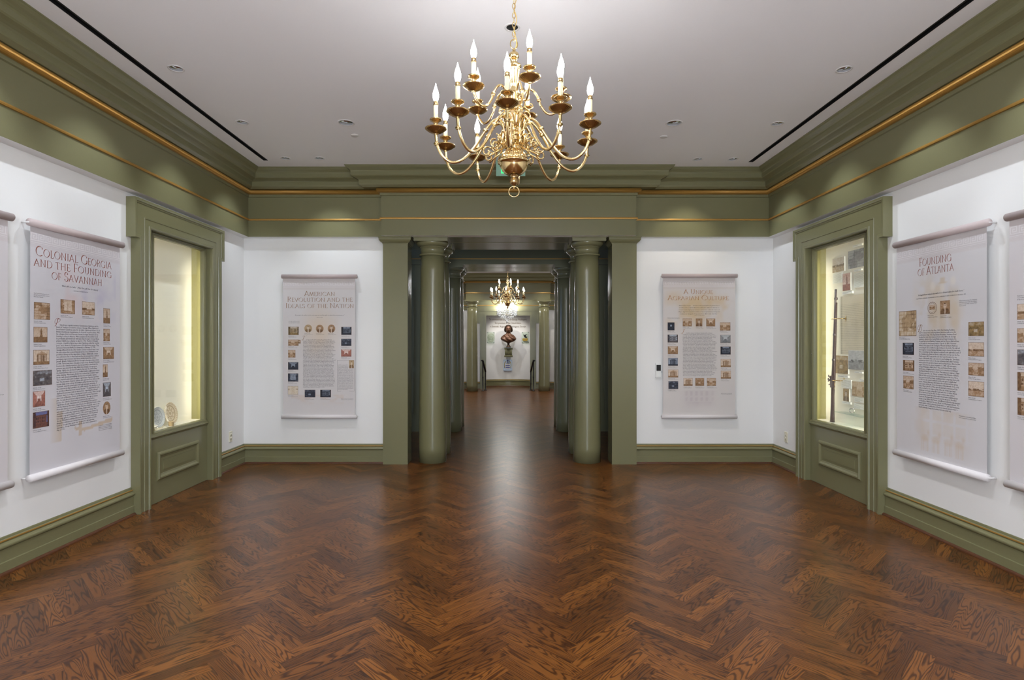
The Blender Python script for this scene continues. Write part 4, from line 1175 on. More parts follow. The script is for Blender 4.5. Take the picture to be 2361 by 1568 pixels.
body(b4, ['n the first century of its history, Georgia and the Southeast', 'established a unique agrarian culture based on rice, tobacco, cotton,', 'and indigo that shaped the state’s economy and landscape. The region’s', 'temperate climate, reliance on slave labor, and invention of the cotton',
 'gin in 1793 by Georgia resident Eli Whitney made agricultural', 'production the bedrock of the economy. Though the majority of', 'Georgians did not own slaves and lived on small plots of land, wealthy', 'planters, who had more than 500 acres and at least 20 slaves, dominated',
 'economic and political life. Throughout the eighteenth and nineteenth', 'centuries, these planters, politicians, and other members of the social', 'elite built plantations that reflected their deep ties to English customs', 'and aesthetics. These estates, primarily in Augusta, Macon, Columbus,',
 'Milledgeville, LaGrange, Athens, Thomasville, Roswell, Madison,', 'Marietta, Newnan, Sparta, Eatonton, Cartersville, Rome, and Washington,', 'functioned as small villages, with a manor house surrounded by', 'outbuildings, formal gardens, groves and fields, and slave cabins. Many',
 'of these planters were influenced by Greek and Roman architecture. The', 'expansion of slavery in the country, they saw Greek temples as symbols', 'of democracy, and as a result embraced Greek revival architecture as a', 'dominant national style between 1820 and 1860. This revival movement',
 'shared with the earlier Federal and Neoclassical movements basic', 'intentions, aesthetics, and took architects and craftsmen. But this style', 'had to be adapted to the environmental demands of a semi-tropical', 'climate, which resulted in large doors and windows, tall ceilings, and',
 'porches. “Under their colonnades and pediments,” Oliver Larkin wrote', 'that these Southern planters “created something which the Greeks never', 'knew.” The birth of a new republic represented classical symbolism and', 'created a new mythology. As these migrants absorbed the past,',
 'they conceived of an Athens and Rome that never existed. Yet, these', 'visions of the ancient world created a vocabulary and iconography', 'that served as a new language for the republican hope of man.'], cG(348, 0)[0], .425, cG(0, 656)[1], cG(0, 1060)[1], 'I', 'ink_orange', .036)

# the two banners cut by the frame
b5 = banner("scroll banner on the left wall cut off by the photo's left edge", (XL, 2.782, 0), PI / 2, ghost_plain)
cp = pictures(b5, [[.06, .16, 1.30, 1.39, 'house', 's'], [.06, .16, 1.12, 1.21, 'street', 's'], [.72, .82, 1.5, 1.59, 'house', 's']], 97)
for j, s in enumerate(('Courtesy Georgia', 'Archives')): small(cp, s, .79, 1.162 - .012 * j, .075 if j == 0 else .045)
cp.onto().build('caption', 'ink', b5)
b6 = banner("scroll banner on the right wall cut off by the photo's right edge", (XR, 3.694, 0), -PI / 2, ghost_plain)
def lr2(px, py):
    Y = (XR - OFF) * F / (px - CX); return (3.694 - Y, EYE + (CY - py) * Y / F)
it = []
for (y0, y1, k, p) in ((701, 737, 'field', 's'), (757, 790, 'street', 's'), (806, 842, 'woods', 'c'), (858, 901, 'house', 's'), (917, 957, 'house', 's')):
    a = lr2(2346, (y0 + y1) / 2); it.append([a[0], a[0] + .14, lr2(2352, y1)[1], lr2(2352, y0)[1], k, p])
cp = pictures(b6, it, 121)
for j, s in enumerate(('Atlanta Cotton exposition', 'Courtesy Atlanta', 'History Center')): small(cp, s, it[0][0], 1.792 - .012 * j, .14)
cp.onto().build('caption', 'ink', b6)
# ------------------------------------------------------------------ display cases
def sweep_xz(mb, prof, path, closed=False, m=1, mat=0):
    """sweep profile (outward distance, y) along a path in the x-z plane; outward = left of the direction of travel"""
    n = len(path); offs = []
    def nor(a, b):
        d = Vector((b[0] - a[0], b[1] - a[1])).normalized(); return Vector((-d.y, d.x))
    for i in range(n):
        if closed: n1, n2 = nor(path[i - 1], path[i]), nor(path[i], path[(i + 1) % n])
        elif i == 0: n1 = n2 = nor(path[0], path[1])
        elif i == n - 1: n1 = n2 = nor(path[-2], path[-1])
        else: n1, n2 = nor(path[i - 1], path[i]), nor(path[i], path[i + 1])
        offs.append((n1 + n2) / (1 + n1.dot(n2)))
    for j in range(len(prof) - 1):
        vs = []
        for i in range(n):
            for d, y in (prof[j], prof[j + 1]):
                vs.append((m * (path[i][0] + offs[i].x * d), y, path[i][1] + offs[i].y * d))
        fs = []
        for i in range(n if closed else n - 1):
            k = (i + 1) % n
            f = (2 * i, 2 * k, 2 * k + 1, 2 * i + 1)
            fs.append(f if m > 0 else f[::-1])
        mb.add(vs, fs, mat)
    return mb
def ring(mb, x0, x1, z0, z1, prof, m=1, mat=0):
    return sweep_xz(mb, prof, [(x0, z0), (x0, z1), (x1, z1), (x1, z0)], True, m, mat)
def display_case(label, loc, rz, m):
    o = empty('display_case', label, 'display case', loc, rz, 'built-in display cases')
    def bx(mb, x0, x1, *r): return mb.box(m * x0, m * x1, *r)
    c = MB(); OH, OW, EW, HT, ET, OT = 0.535, 0.708, 0.771, 2.754, 2.41, 2.515
    for s in (-1, 1):
        bx(c, s * OH, s * OW, -0.064, 0.02, 0, HT); bx(c, s * OW, s * EW, -0.064, 0.005, ET, HT)
    bx(c, -OH, OH, -0.064, 0.02, OT, HT)
    outer = [(-OW, 0), (-OW, ET), (-EW, ET), (-EW, HT), (EW, HT), (EW, ET), (OW, ET), (OW, 0)]
    sweep_xz(c, [(-0.040, -0.064), (-0.037, -0.071), (-0.026, -0.072), (-0.024, -0.079), (-0.012, -0.082), (0.001, -0.082), (0.001, 0.004)], outer, False, m)
    inner = [(-OH, 0), (-OH, OT), (OH, OT), (OH, 0)]
    sweep_xz(c, [(-0.001, 0.03), (-0.001, -0.066), (0.006, -0.074), (0.016, -0.076), (0.024, -0.072), (0.028, -0.064)], inner, False, m)
    sweep_xz(c, [(0.078, -0.064), (0.081, -0.069), (0.087, -0.069), (0.090, -0.064)], inner, False, m)
    c.build('casing', 'green', o)
    # door leaf
    d = MB(); GX0, GX1, GZ0, GZ1 = -0.395, 0.475, 0.665, 2.482
    bx(d, -OH, GX0, -0.004, 0.035, 0.667, OT); bx(d, GX1, OH, -0.004, 0.035, 0.667, OT); bx(d, GX0, GX1, -0.004, 0.035, GZ1, OT)
    bx(d, -OH, OH, -0.010, 0.035, 0.003, 0.60)
    ring(d, GX0, GX1, GZ0, GZ1, [(-0.004, 0.026), (-0.001, -0.008), (0.010, -0.016), (0.018, -0.012), (0.024, -0.014), (0.030, -0.003)], m)
    dr = d.build('door', 'green', o)
    s = MB()
    pr = [(-0.009, 0.598), (-0.014, 0.603), (-0.018, 0.612), (-0.030, 0.622), (-0.030, 0.634), (-0.018, 0.638), (-0.018, 0.650), (-0.008, 0.656), (-0.008, 0.664), (0.03, 0.668)]
    vs = []
    for y, z in pr: vs += [(-OH, y, z), (OH, y, z)]
    s.add(vs, [(2 * i, 2 * i + 1, 2 * i + 3, 2 * i + 2) for i in range(len(pr) - 1)])
    s.box(-OH, OH, 0.002, 0.034, 0.601, 0.666)
    s.build('sill', 'green', dr)
    p = MB(); PX, PZ0, PZ1 = 0.36, 0.205, 0.470
    ring(p, -PX + .055, PX - .055, PZ0 + .055, PZ1 - .055, [(-0.004, -0.012), (0.0, -0.014), (0.010, -0.016), (0.016, -0.022), (0.026, -0.030), (0.038, -0.030), (0.044, -0.020), (0.055, -0.014), (0.055, -0.008)], m)
    p.box(-PX + .05, PX - .05, -0.012, -0.009, PZ0 + .05, PZ1 - .05)
    p.box(-PX + .10, PX - .10, -0.016, -0.012, PZ0 + .085, PZ1 - .085)
    p.build('raised_panel', 'green', dr)
    MB().box(m * GX0, m * GX1, 0.014, 0.020, GZ0, GZ1).build('glass_pane', 'glass', dr)
    MB().tube([(m * 0.503, 0.001, 1.375), (m * 0.503, -0.012, 1.375)], 0.010, 16).tube([(m * 0.503, -0.012, 1.375), (m * 0.503, -0.016, 1.375)], 0.005, 10).build('lock', 'silver', dr)
    # interior
    bx(MB(), -0.615, 0.615, 0.200, 0.215, 0.62, 2.56).build('back_panel', 'cream', o)
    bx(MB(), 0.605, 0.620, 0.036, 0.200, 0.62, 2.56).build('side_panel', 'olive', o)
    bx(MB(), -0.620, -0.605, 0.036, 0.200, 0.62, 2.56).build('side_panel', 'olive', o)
    bx(MB(), -0.605, 0.605, 0.036, 0.200, 0.62, 0.655).build('case_floor', 'cream', o)
    bx(MB(), -0.605, 0.605, 0.036, 0.200, 2.535, 2.56).build('case_top', 'cream', o)
    for s in (-1, 1):
        MB().tube([(m * s * 0.580, 0.060, 0.70), (m * s * 0.580, 0.060, 2.36)], 0.010, 12).build('light_tube', 'tube' if s > 0 else 'tube_bright', o)
    return o
case_l = display_case('built-in green framed display case with plates, on the left wall', (XL, CASE_Y, 0), PI / 2, 1)
case_r = display_case('built-in green framed display case with musket and pictures, on the right wall', (XR, CASE_Y, 0), -PI / 2, -1)

# contents of the left case (world coordinates: back panel at XL - 0.2)
def plate_fn(warm):
    def f(r, a):
        base = (.74, .62, .44) if warm else (.60, .62, .62)
        dk = (.36, .24, .11) if warm else (.30, .32, .34)
        t = 0
        if r > .74: t = .75 * (math.cos(a * 32) > .2) * (r > .80) * (r < .95) + .2 * (r > .95)
        elif r > .66: t = .8
        elif r > .60: t = .1
        elif r > .34: t = .6 * (math.cos(a * 8) > .3) * (abs(r - .47) < .09)
        elif r > .28: t = .7
        elif r < .14: t = .6
        return tuple(base[i] + (dk[i] - base[i]) * t for i in range(3))
    return f
def deco_plate(label, loc, rad, yaw, tilt, warm):
    o = empty('plate', label, 'plate', loc, yaw, 'plates in the left display case')
    fn = plate_fn(warm); mb = MB(); nr, na = 24, 96; vs = []; cs = []
    for side in (0, 1):
        for i in range(nr + 1):
            r = i / nr
            for k in range(na):
                a = 2 * PI * k / na
                rr = r * rad * (1 + (.012 * math.cos(a * 24) if i == nr else 0))
                dep = (-.004 if r < .60 else -.004 - .012 * (r - .60) / .4) + (.004 if side else 0)
                x, z, y = rr * math.cos(a), rr * math.sin(a), dep
                zz = z * math.cos(tilt) - y * math.sin(tilt); yy = y * math.cos(tilt) + z * math.sin(tilt)
                vs.append((x, yy, zz + rad * math.cos(tilt) + .012)); cs.append(fn(r, a) if not side else (.7, .68, .6))
    fs = []
    for side in (0, 1):
        b = side * (nr + 1) * na
        for i in range(nr):
            for k in range(na):
                k2 = (k + 1) % na
                f = (b + i * na + k, b + (i + 1) * na + k, b + (i + 1) * na + k2, b + i * na + k2)
                fs.append(f[::-1] if side else f)
    b = (nr + 1) * na
    for k in range(na):
        k2 = (k + 1) % na
        fs.append((nr * na + k, b + nr * na + k, b + nr * na + k2, nr * na + k2))
    mb.add(vs, fs, 0, True, cs); mb.build('dish', 'china', o)
    st = MB()
    for sx in (-1, 1):
        st.tube([(sx * rad * .45, -.030, .012), (sx * rad * .45, -.026, .003), (sx * rad * .45, .04, .003), (sx * rad * .3, .045, rad * 1.1)], .003, 8)
    st.tube([(-rad * .45, .03, .003), (rad * .45, .03, .003)], .003, 8)
    st.build('easel', 'silver', o)
CF = 0.655
deco_plate('tan flower patterned plate standing on edge at the back of the left case', (XL - 0.145, 5.77, CF), 0.112, PI / 2, 0.16, True)
deco_plate('grey blue flower patterned plate standing on edge, front left in the left case', (XL - 0.092, 5.475, CF + .012), 0.100, PI / 2, 0.14, False)
fd = empty('footed_dish', 'low white footed dish with tan foot in front of the grey plate', 'dish', (XL - 0.073, 5.365, CF), 0)
MB().lathe([(.034, 0), (.036, .004), (.028, .010), (.020, .026), (.022, .034)], n=36).build('foot', 'tanchina', fd)
MB().lathe([(.022, .034), (.040, .040), (.0495, .048), (.050, .054), (.047, .055), (.030, .047), (.001, .044)], n=36).build('bowl', 'whitechina', fd)
fd2 = empty('cup', 'small tan patterned cup on a white saucer below the tan plate', 'cup', (XL - 0.062, 5.655, CF), 0)
MB().lathe([(.022, 0), (.034, .004), (.046, .012), (.045, .014), (.030, .008), (.001, .006)], n=36).build('saucer', 'whitechina', fd2)
MB().lathe([(.018, .008), (.023, .014), (.024, .030), (.025, .050), (.028, .056), (.026, .057), (.022, .050), (.021, .014), (.001, .012)], n=32).build('vessel', 'tanchina', fd2)
jar = empty('covered_jar', 'gilt rimmed covered jar peeping out behind the grey plate in the left case', 'jar', (XL - 0.160, 5.40, CF), 0)
MB().lathe([(.026, 0), (.030, .010), (.032, .06), (.030, .15), (.034, .165), (.034, .17)], n=32).build('body', 'tanchina', jar)
MB().lathe([(.037, .17), (.038, .178), (.020, .190), (.008, .194), (.010, .204), (.001, .208)], n=32).build('lid', 'brass', jar)

# contents of the right case
XBK = XR + 0.2
def r_at(px, py, X):
    Y = X * F / (px - CX); return Y, EYE + (CY - py) * Y / F
ca_ = lambda x, y: (1870 + x / 9.8, 540 + y / 9.8)
cb_ = lambda x, y: (1870 + x / 9.8, 690 + y / 9.8)
cc_ = lambda x, y: (1870 + x / 9.8, 840 + y / 9.8)
def board(name, label, cat, c, r, kind=None, pal=None, thick=0.012, grp=None, clip=None, textlines=0, seed=3, colour=None):
    """flat mounted print or card on the case's back panel"""
    p0, p1 = c(r[0], (r[1] + r[3]) / 2), c(r[2], (r[1] + r[3]) / 2)
    X = XBK - thick
    ya = r_at(*p0, X)[0]; yb = r_at(*p1, X)[0]
    if clip: yb = min(yb, ya - clip)
    pm = c((r[0] + r[2]) / 2, 0)[0]
    z1 = r_at(pm, c(0, r[1])[1], X)[1]; z0 = r_at(pm, c(0, r[3])[1], X)[1]
    yc, hy = (ya + yb) / 2, (ya - yb) / 2
    o = empty(name, label, cat, (XBK, yc, z0), -PI / 2, grp)
    h = z1 - z0
    MB().box(-hy, hy, -thick, 0.0, 0, h).build('board', 'card', o)
    if kind:
        mb = MB(); raster(mb, -hy + .001, hy - .001, .001, h - .001, -thick - .0006, pic(kind, pal, seed), 30, 26); mb.build('picture', 'print', o)
    if textlines:
        mb = MB()
        for i in range(textlines):
            z = h * (1 - (i + .8) / (textlines + .6)); w = (hy * 2 - .014) * (.98 if i < textlines - 1 else .6) * (.94 + .06 * math.sin(i * 2.3))
            t = min(.0022, h / textlines * .33)
            mb.add([(-hy + .007, -thick - .0006, z), (-hy + .007 + w, -thick - .0006, z), (-hy + .007 + w, -thick - .0006, z + t), (-hy + .007, -thick - .0006, z + t)], [(0, 1, 2, 3)])
        mb.build('text_lines', 'seal' if textlines > 2 else 'ink', o)
    return o
G1, G2, G3 = 'mounted pictures in the right case', 'caption labels in the right case', 'text cards in the right case'
board('mounted_picture', 'small colour landscape print with golden field, upper left in the musket case', 'picture', ca_, (483, 530, 750, 855), 'field', 'y', grp=G1, seed=4)
board('mounted_picture', 'large grey engraved map print at the top of the musket case', 'picture', ca_, (838, 330, 1320, 745), 'map', 'g', grp=G1, seed=8)
board('mounted_picture', 'narrow print of a statue with red figures, upper middle of the musket case', 'picture', ca_, (715, 880, 890, 1275), 'monument', 'r', grp=G1, seed=12)
board('mounted_picture', 'dark smoky ship print left of the harbour view, beside the musket', 'picture', cb_, (548, 1272, 838, 1685), 'woods', 'y', grp=G1, seed=15)
board('mounted_picture', 'wide black and white harbour view print below the old document', 'picture', cb_, (845, 1158, 1330, 1600), 'field', 'g', grp=G1, seed=18)
board('mounted_picture', 'warm coloured painting print of robed figures, lower right in the musket case', 'picture', cc_, (930, 395, 1300, 735), 'street', 'w', grp=G1, seed=21)
board('mounted_picture', 'small oval portrait print with tan corners, low in the musket case', 'picture', cc_, (725, 552, 860, 835), 'portrait', 'y', grp=G1, seed=25)
board('caption_label', 'caption strip above the grey map print', 'label', ca_, (945, 225, 1150, 275), None, grp=G2, textlines=1, thick=.016)
board('caption_label', 'caption strip under the grey map print', 'label', ca_, (975, 790, 1140, 830), None, grp=G2, textlines=1, thick=.016)
board('caption_label', 'caption strip under the narrow statue print', 'label', ca_, (705, 1292, 930, 1352), None, grp=G2, textlines=2, thick=.016)
board('caption_label', 'caption strip under the smoky ship print', 'label', cc_, (605, 250, 835, 300), None, grp=G2, textlines=2, thick=.016)
board('caption_label', 'caption strip under the harbour view print', 'label', cc_, (985, 165, 1155, 203), None, grp=G2, textlines=1, thick=.016)
board('caption_label', 'caption strip above the painting of robed figures', 'label', cc_, (1100, 343, 1300, 385), None, grp=G2, textlines=1, thick=.016)
board('caption_label', 'caption strip under the small oval portrait', 'label', cc_, (700, 848, 890, 893), None, grp=G2, textlines=1, thick=.016)
board('text_card', 'pale text card under the golden landscape print', 'card', ca_, (490, 885, 700, 1105), None, grp=G3, textlines=10)
board('text_card', 'large white text card under the grey map print', 'card', ca_, (970, 870, 1222, 1195), None, grp=G3, textlines=15, thick=.016)
board('text_card', 'white text card between smoky ship print and oval portrait', 'card', cc_, (680, 352, 905, 535), None, grp=G3, textlines=7, thick=.016)
board('text_card', 'white text card directly under the painting of robed figures', 'card', cc_, (980, 762, 1200, 858), None, grp=G3, textlines=4, thick=.016)
board('text_card', 'lowest white text card, above the glass shelf', 'card', cc_, (970, 898, 1220, 1015), None, grp=G3, textlines=5, thick=.016)
dc = board('document', 'tall aged handwritten document sheet in the middle of the musket case', 'document', lambda x, y: (1870 + x / 9.8, y), (668, 679.5, 1330, 817.5), None, thick=.004)
mb = MB(); h_ = .62
for ch in list(dc.children):
    vz = [v.co.z for v in ch.data.vertices]; vx = [v.co.x for v in ch.data.vertices]; h_ = max(vz); w_ = max(vx)
    bpy.data.objects.remove(ch)
raster(mb, -w_, w_, 0, h_, -.004, lambda u, v: tuple(c * (.95 - .20 * ((v * 34) % 1 < .34) * (v < .86) * (.5 + .6 * vnoise(u * 60, v * 34, 5)) - .12 * fbm(u * 4, v * 6, 7) - .25 * (u < .06)) for c in (.66, .60, .48)), 40, 136)
mb.build('sheet', 'print', dc)

# musket held upright on two brass brackets
MX = XR + 0.115
def mk(px, py): Y, z = r_at(px, py, MX); return (MX, Y, z)
top = Vector(mk(1927.0, 667)); bot = Vector(mk(1917.2, 977)); bot.z = CF + .004
mus = empty('musket', 'long dark flintlock musket standing upright on brass brackets in the right case', 'musket', tuple(bot), 0)
ax = (top - bot); Lm = ax.length; ax.normalize()
def mp(t, dy=0.0, dx=0.0): q = ax * (t * Lm); return (q.x + dx, q.y + dy, q.z)
MB().tube([mp(t) for t in (.36, .5, .7, .9, 1.0)], [.0125, .012, .0105, .0095, .0105], 16).build('barrel', 'steel', mus)
st = MB(); rows = [(0, .030, .020, -.004), (.03, .027, .019, -.003), (.10, .0215, .017, 0), (.20, .019, .016, .004), (.26, .020, .017, .004), (.31, .027, .019, .002), (.36, .026, .018, .002), (.42, .0205, .0165, .001), (.6, .0185, .015, 0), (.8, .0165, .0135, 0), (.90, .0150, .0125, 0)]
vs = []
for t, ry, rx, off in rows:
    c = mp(t)
    for k in range(20):
        a = 2 * PI * k / 20; vs.append((c[0] + rx * math.cos(a) + .006, c[1] + off + ry * math.sin(a), c[2]))
st.add(vs, [(i * 20 + k, i * 20 + (k + 1) % 20, (i + 1) * 20 + (k + 1) % 20, (i + 1) * 20 + k) for i in range(len(rows) - 1) for k in range(20)] + [tuple(reversed(range(20))), tuple((len(rows) - 1) * 20 + k for k in range(20))], 0, True)
st.build('stock', 'walnut', mus)
lk = MB(); c = mp(.30)
lk.box(c[0] - .022, c[0] - .012, c[1] - .012, c[1] + .014, c[2] - .055, c[2] + .07)
lk.tube([(c[0] - .024, c[1] + .010, c[2] + .03), (c[0] - .026, c[1] + .036, c[2] + .012), (c[0] - .026, c[1] + .042, c[2] + .03), (c[0] - .026, c[1] + .034, c[2] + .042)], [.008, .008, .007, .005], 10)
lk.tube([(c[0] - .024, c[1] + .012, c[2] + .055), (c[0] - .026, c[1] + .030, c[2] + .062), (c[0] - .026, c[1] + .032, c[2] + .078)], [.007, .007, .005], 10)
lk.tube([(c[0] - .024, c[1] + .012, c[2] - .02), (c[0] - .026, c[1] + .028, c[2] - .025)], [.007, .006], 10)
lk.build('lock', 'steel', mus)
tg = MB(); c = mp(.27)
tg.tube([(c[0] + .002, c[1] - .016, c[2] + .07), (c[0] + .002, c[1] - .034, c[2] + .045), (c[0] + .002, c[1] - .036, c[2] + .005), (c[0] + .002, c[1] - .018, c[2] - .03)], .003, 8)
tg.build('trigger_guard', 'brass', mus)
for t in (.47, .66, .93):
    c = mp(t); MB().lathe([(.0200 - .005 * t, -.012), (.0215 - .005 * t, -.008), (.0215 - .005 * t, .008), (.0200 - .005 * t, .012)], (c[0] + .004, c[1], c[2]), 20).build('barrel_band', 'steel', mus)
c = mp(.745); MB().tube([(c[0], c[1] - .014 - .010 * (1 - math.cos(a)), c[2] + .012 * math.sin(a)) for a in [2 * PI * k / 16 for k in range(16)]], .0014, 6, closed=True).build('sling_ring', 'steel', mus)
for z, w in ((1.745, 'upper'), (1.098, 'lower')):
    tt = (z - bot.z) / (top.z - bot.z); q = mp(tt); y = bot.y + q[1]
    br = empty('bracket', '%s brass bracket holding the musket to the case back' % w, 'bracket', (XBK, y - .058, z), 0, 'brass musket brackets')
    MB().tube([(0.001, 0, -.030), (0.001, 0, .030)], .007, 10).tube([(.001, 0, 0), (-.004, 0, 0)], .016, 16).build('rosette', 'brass', br)
    x1 = MX + q[0] - XBK
    MB().tube([(0, 0, 0), (x1 + .026, 0, 0), (x1 + .026, .112, 0)], .0045, 10).tube([(x1 + .026, .034, 0), (x1 - .022, .034, 0)], .004, 8).tube([(x1 + .026, .084, 0), (x1 - .022, .084, 0)], .004, 8).build('arm', 'brass', br)

gy1, gz = r_at(1870 + 760 / 9.8, 840 + 1255 / 9.8, XBK)[0], 0.775
sh = empty('glass_shelf', 'small glass shelf near the bottom right of the musket case', 'shelf', (XBK, gy1 - .22, gz), 0)
MB().box(-.11, 0.0, -.22, .22, 0, .006).build('pane', 'greenglass', sh)
for s in (-.16, .16): MB().tube([(0, s, -.004), (-.03, s, -.004)], .004, 8).build('peg', 'silver', sh)
by = r_at(1870 + 915 / 9.8, 840, XBK - .06)[0]
br = empty('bracelet', 'shiny silver bracelet standing on the small glass shelf', 'bracelet', (XBK - .055, by, gz + .006), 0.5)
def bl(k): a = 2 * PI * k / 30; return (.030 * math.cos(a) * .6, .034 * math.cos(a), .030 + .024 * math.sin(a))
MB().tube([bl(k) for k in range(30)], .0055, 10, closed=True).build('band', 'silver', br)
for k in (4, 7, 10): p = bl(k); MB().lathe([(.0001, -.010), (.007, -.006), (.010, 0), (.007, .006), (.0001, .010)], p, 12).build('stone', 'silver', br)

# ------------------------------------------------------------------ brass chandelier
CY1, KX = 3.15, 1185.0
CHX = (KX - CX) * CY1 / F
SCL = CY1 / F                                        # metres per pixel at the chandelier axis
def zpx(py): return EYE + (CY - py) * SCL
ch = empty('chandelier', 'large brass candle-arm chandelier hanging in the foreground centre', 'chandelier', (CHX, CY1, ZC), 0, 'brass chandeliers')
Z = lambda py: zpx(py) - ZC
# ceiling canopy, chain and cord
MB().lathe([(.001, 0), (.060, 0), (.062, -.006), (.050, -.018), (.022, -.030), (.010, -.036), (.001, -.037)], n=36).build('canopy', 'brass', ch)
chain = MB(); z0, z1 = Z(95), -.034; nl = 15; step = (z1 - z0) / nl
for i in range(nl):
    zc = z0 + step * (i + .5); hl = step * .66
    pts = []
    for k in range(20):
        a = 2 * PI * k / 20; u = .0085 * math.cos(a); w = hl * math.sin(a)
        pts.append((u, 0, zc + w) if i % 2 else (0, u, zc + w))
    chain.tube(pts, .0021, 7, closed=True)
chain.build('chain', 'brass', ch)
cord = [(.006 * math.sin(t * 21) + .008, .006 * math.cos(t * 21), Z(112) + (z1 - Z(112)) * t) for t in [i / 50 for i in range(51)]]
MB().tube(cord, .0022, 7).build('cord', 'cord', ch)
zr = Z(102)
MB().tube([(.020 * math.cos(2 * PI * k / 28), 0.004 * math.cos(2 * PI * k / 28), zr + .026 * math.sin(2 * PI * k / 28)) for k in range(28)], .003, 8, closed=True).build('top_ring', 'brass', ch)
k_ = SCL
def PR(rows): return [(r * k_, Z(y)) for r, y in rows]
MB().lathe(PR([(.3, 437), (3, 436), (3, 433), (2, 430), (4, 428), (9, 424), (11, 419), (10, 413), (6, 409), (9, 407), (9, 404), (12, 402)]), n=40, flute=(16, .12, 4, 8)).build('finial', 'brassdark', ch)
zc_, rr_ = Z(442), 12 * k_
MB().tube([(rr_ * math.cos(2 * PI * k / 32), 0, zc_ + rr_ * math.sin(2 * PI * k / 32)) for k in range(32)], 1.3 * k_, 8, closed=True).build('pull_ring', 'brass', ch)
sph = [(12, 402)] + [(32 * math.cos(math.radians(a)), 378 - 29 * math.sin(math.radians(a))) for a in range(-68, -8, 8)] + [(33, 378), (36.5, 377), (37.5, 375), (36.5, 373), (33, 371.5)]
MB().lathe(PR(sph), n=56).build('globe', 'brass', ch)
MB().lathe(PR([(33, 371.5), (32, 366), (29, 358), (24, 351), (18, 347), (17, 344), (19, 342), (19, 339), (15, 337), (14, 333), (17, 331), (20, 329), (21, 325), (20, 320), (22, 318), (24, 314), (22, 310), (15, 306), (12, 302), (13, 299), (16, 297)]), n=64, flute=(22, .05, 0, 4)).build('lower_hub', 'brass', ch)
MB().lathe(PR([(16, 297), (20, 291), (23, 283), (24.5, 275), (25.5, 273), (25.5, 270), (24, 268), (22, 263), (17, 258), (13, 255), (11, 251), (14, 248), (14, 245), (11, 242)]), n=64, flute=(18, .07, 0, 4)).build('vase', 'brass', ch)
MB().lathe(PR([(11, 242), (13, 238), (15, 234), (15, 226), (17, 223), (17, 219), (14, 216), (11, 212), (9, 206), (8, 200), (9, 192), (11, 180), (13, 166), (14.5, 157), (17, 155), (17, 151), (14, 149), (8, 147), (6, 144), (8, 142), (8, 140), (5, 138)]), n=64, flute=(14, .12, 9, 13)).build('upper_stem', 'brass', ch)
MB().lathe(PR([(5, 138), (8, 136), (11, 133), (12, 129), (11, 124.5), (8, 121.5), (4, 120), (4, 114), (2.5, 112), (.2, 111)]), n=40).build('top_ball', 'brass', ch)

def bez(P, n=8):
    """Catmull-Rom through the points"""
    out = []
    for i in range(len(P) - 1):
        p0, p1, p2, p3 = P[max(i - 1, 0)], P[i], P[i + 1], P[min(i + 2, len(P) - 1)]
        for k in range(n):
            t = k / n
            out.append(tuple(.5 * ((2 * b) + (c - a) * t + (2 * a - 5 * b + 4 * c - d) * t * t + (-a + 3 * b - 3 * c + d) * t ** 3) for a, b, c, d in zip(p0, p1, p2, p3)))
    out.append(P[-1]); return out
def spiral(cx, cz, r0, r1, a0, a1, n=22):
    return [(cx + (r0 + (r1 - r0) * i / n) * math.cos(math.radians(a0 + (a1 - a0) * i / n)), 0, cz + (r0 + (r1 - r0) * i / n) * math.sin(math.radians(a0 + (a1 - a0) * i / n))) for i in range(n + 1)]
def make_arm(rows, rt, dish_z, sc, scrolls, knots):
    """one S-shaped arm in the local x-z plane with its pan, cup, candle and bulb"""
    a = MB().tube(bez([(r, 0, z) for r, z in rows], 8), rt, 10)
    for r, z in knots:
        a.lathe([(rt, -.010), (rt * 1.7, -.007), (rt * 1.3, -.004), (rt * 2.1, 0), (rt * 1.3, .004), (rt * 1.7, .007), (rt, .010)], (r, 0, z), 14)
    for s in scrolls: a.tube(s, rt * .62, 8)
    arm = a.build('arm', 'brass', None)
    R = rows[-1][0]
    MB().lathe([(.004, -.022), (.010, -.019), (.007, -.015), (.012, -.012), (.024, -.009), (.040, -.001), (.052, .008), (.0575, .0125), (.0575, .016), (.052, .0135), (.036, .006), (.016, .004), (.012, .007), (.0105, .030), (.0125, .044), (.020, .052), (.031, .058), (.033, .062), (.032, .065), (.018, .061), (.0135, .056), (.001, .056)], n=72, flute=(26, .11, 4, 6)).build('drip_pan', 'brassdark', arm, (R, 0, dish_z))
    MB().lathe([(.0122, .056), (.0118, .140), (.001, .141)], n=20).build('candle_sleeve', 'candle', arm, (R, 0, dish_z))
    MB().lathe([(.0123, .139), (.0140, .141), (.0140, .144), (.0124, .145), (.0124, .158), (.0105, .161), (.001, .161)], n=20).build('socket', 'brassdark', arm, (R, 0, dish_z))
    MB().lathe([(.0085, .160), (.0128, .170), (.0165, .186), (.0155, .203), (.0110, .220), (.0060, .235), (.0030, .246), (.0005, .258)], n=18).build('bulb', 'bulb', arm, (R, 0, dish_z))
    return arm
R1 = 0.137 * CY1; zl = EYE + 0.359 * CY1 - ZC
lo_rows = [(.032, zl - .035), (.050, zl - .048), (.062, zl - .020), (.056, zl + .040), (.075, zl + .085), (.105, zl + .090), (.140, zl + .058), (.175, zl + .005), (.225, zl - .075), (.285, zl - .140), (.345, zl - .160), (.395, zl - .130), (.424, zl - .075), (R1, zl - .018)]
lo_scr = [spiral(.108, zl - .030, .046, .014, 100, 470), spiral(.150, zl - .088, .030, .008, 150, -260), [(.070, 0, zl - .06), (.095, 0, zl - .085), (.125, 0, zl - .10), (.150, 0, zl - .118)]]
lo = make_arm(lo_rows, .0076, zl, 1, lo_scr, [(.160, zl + .028), (.428, zl - .066)])
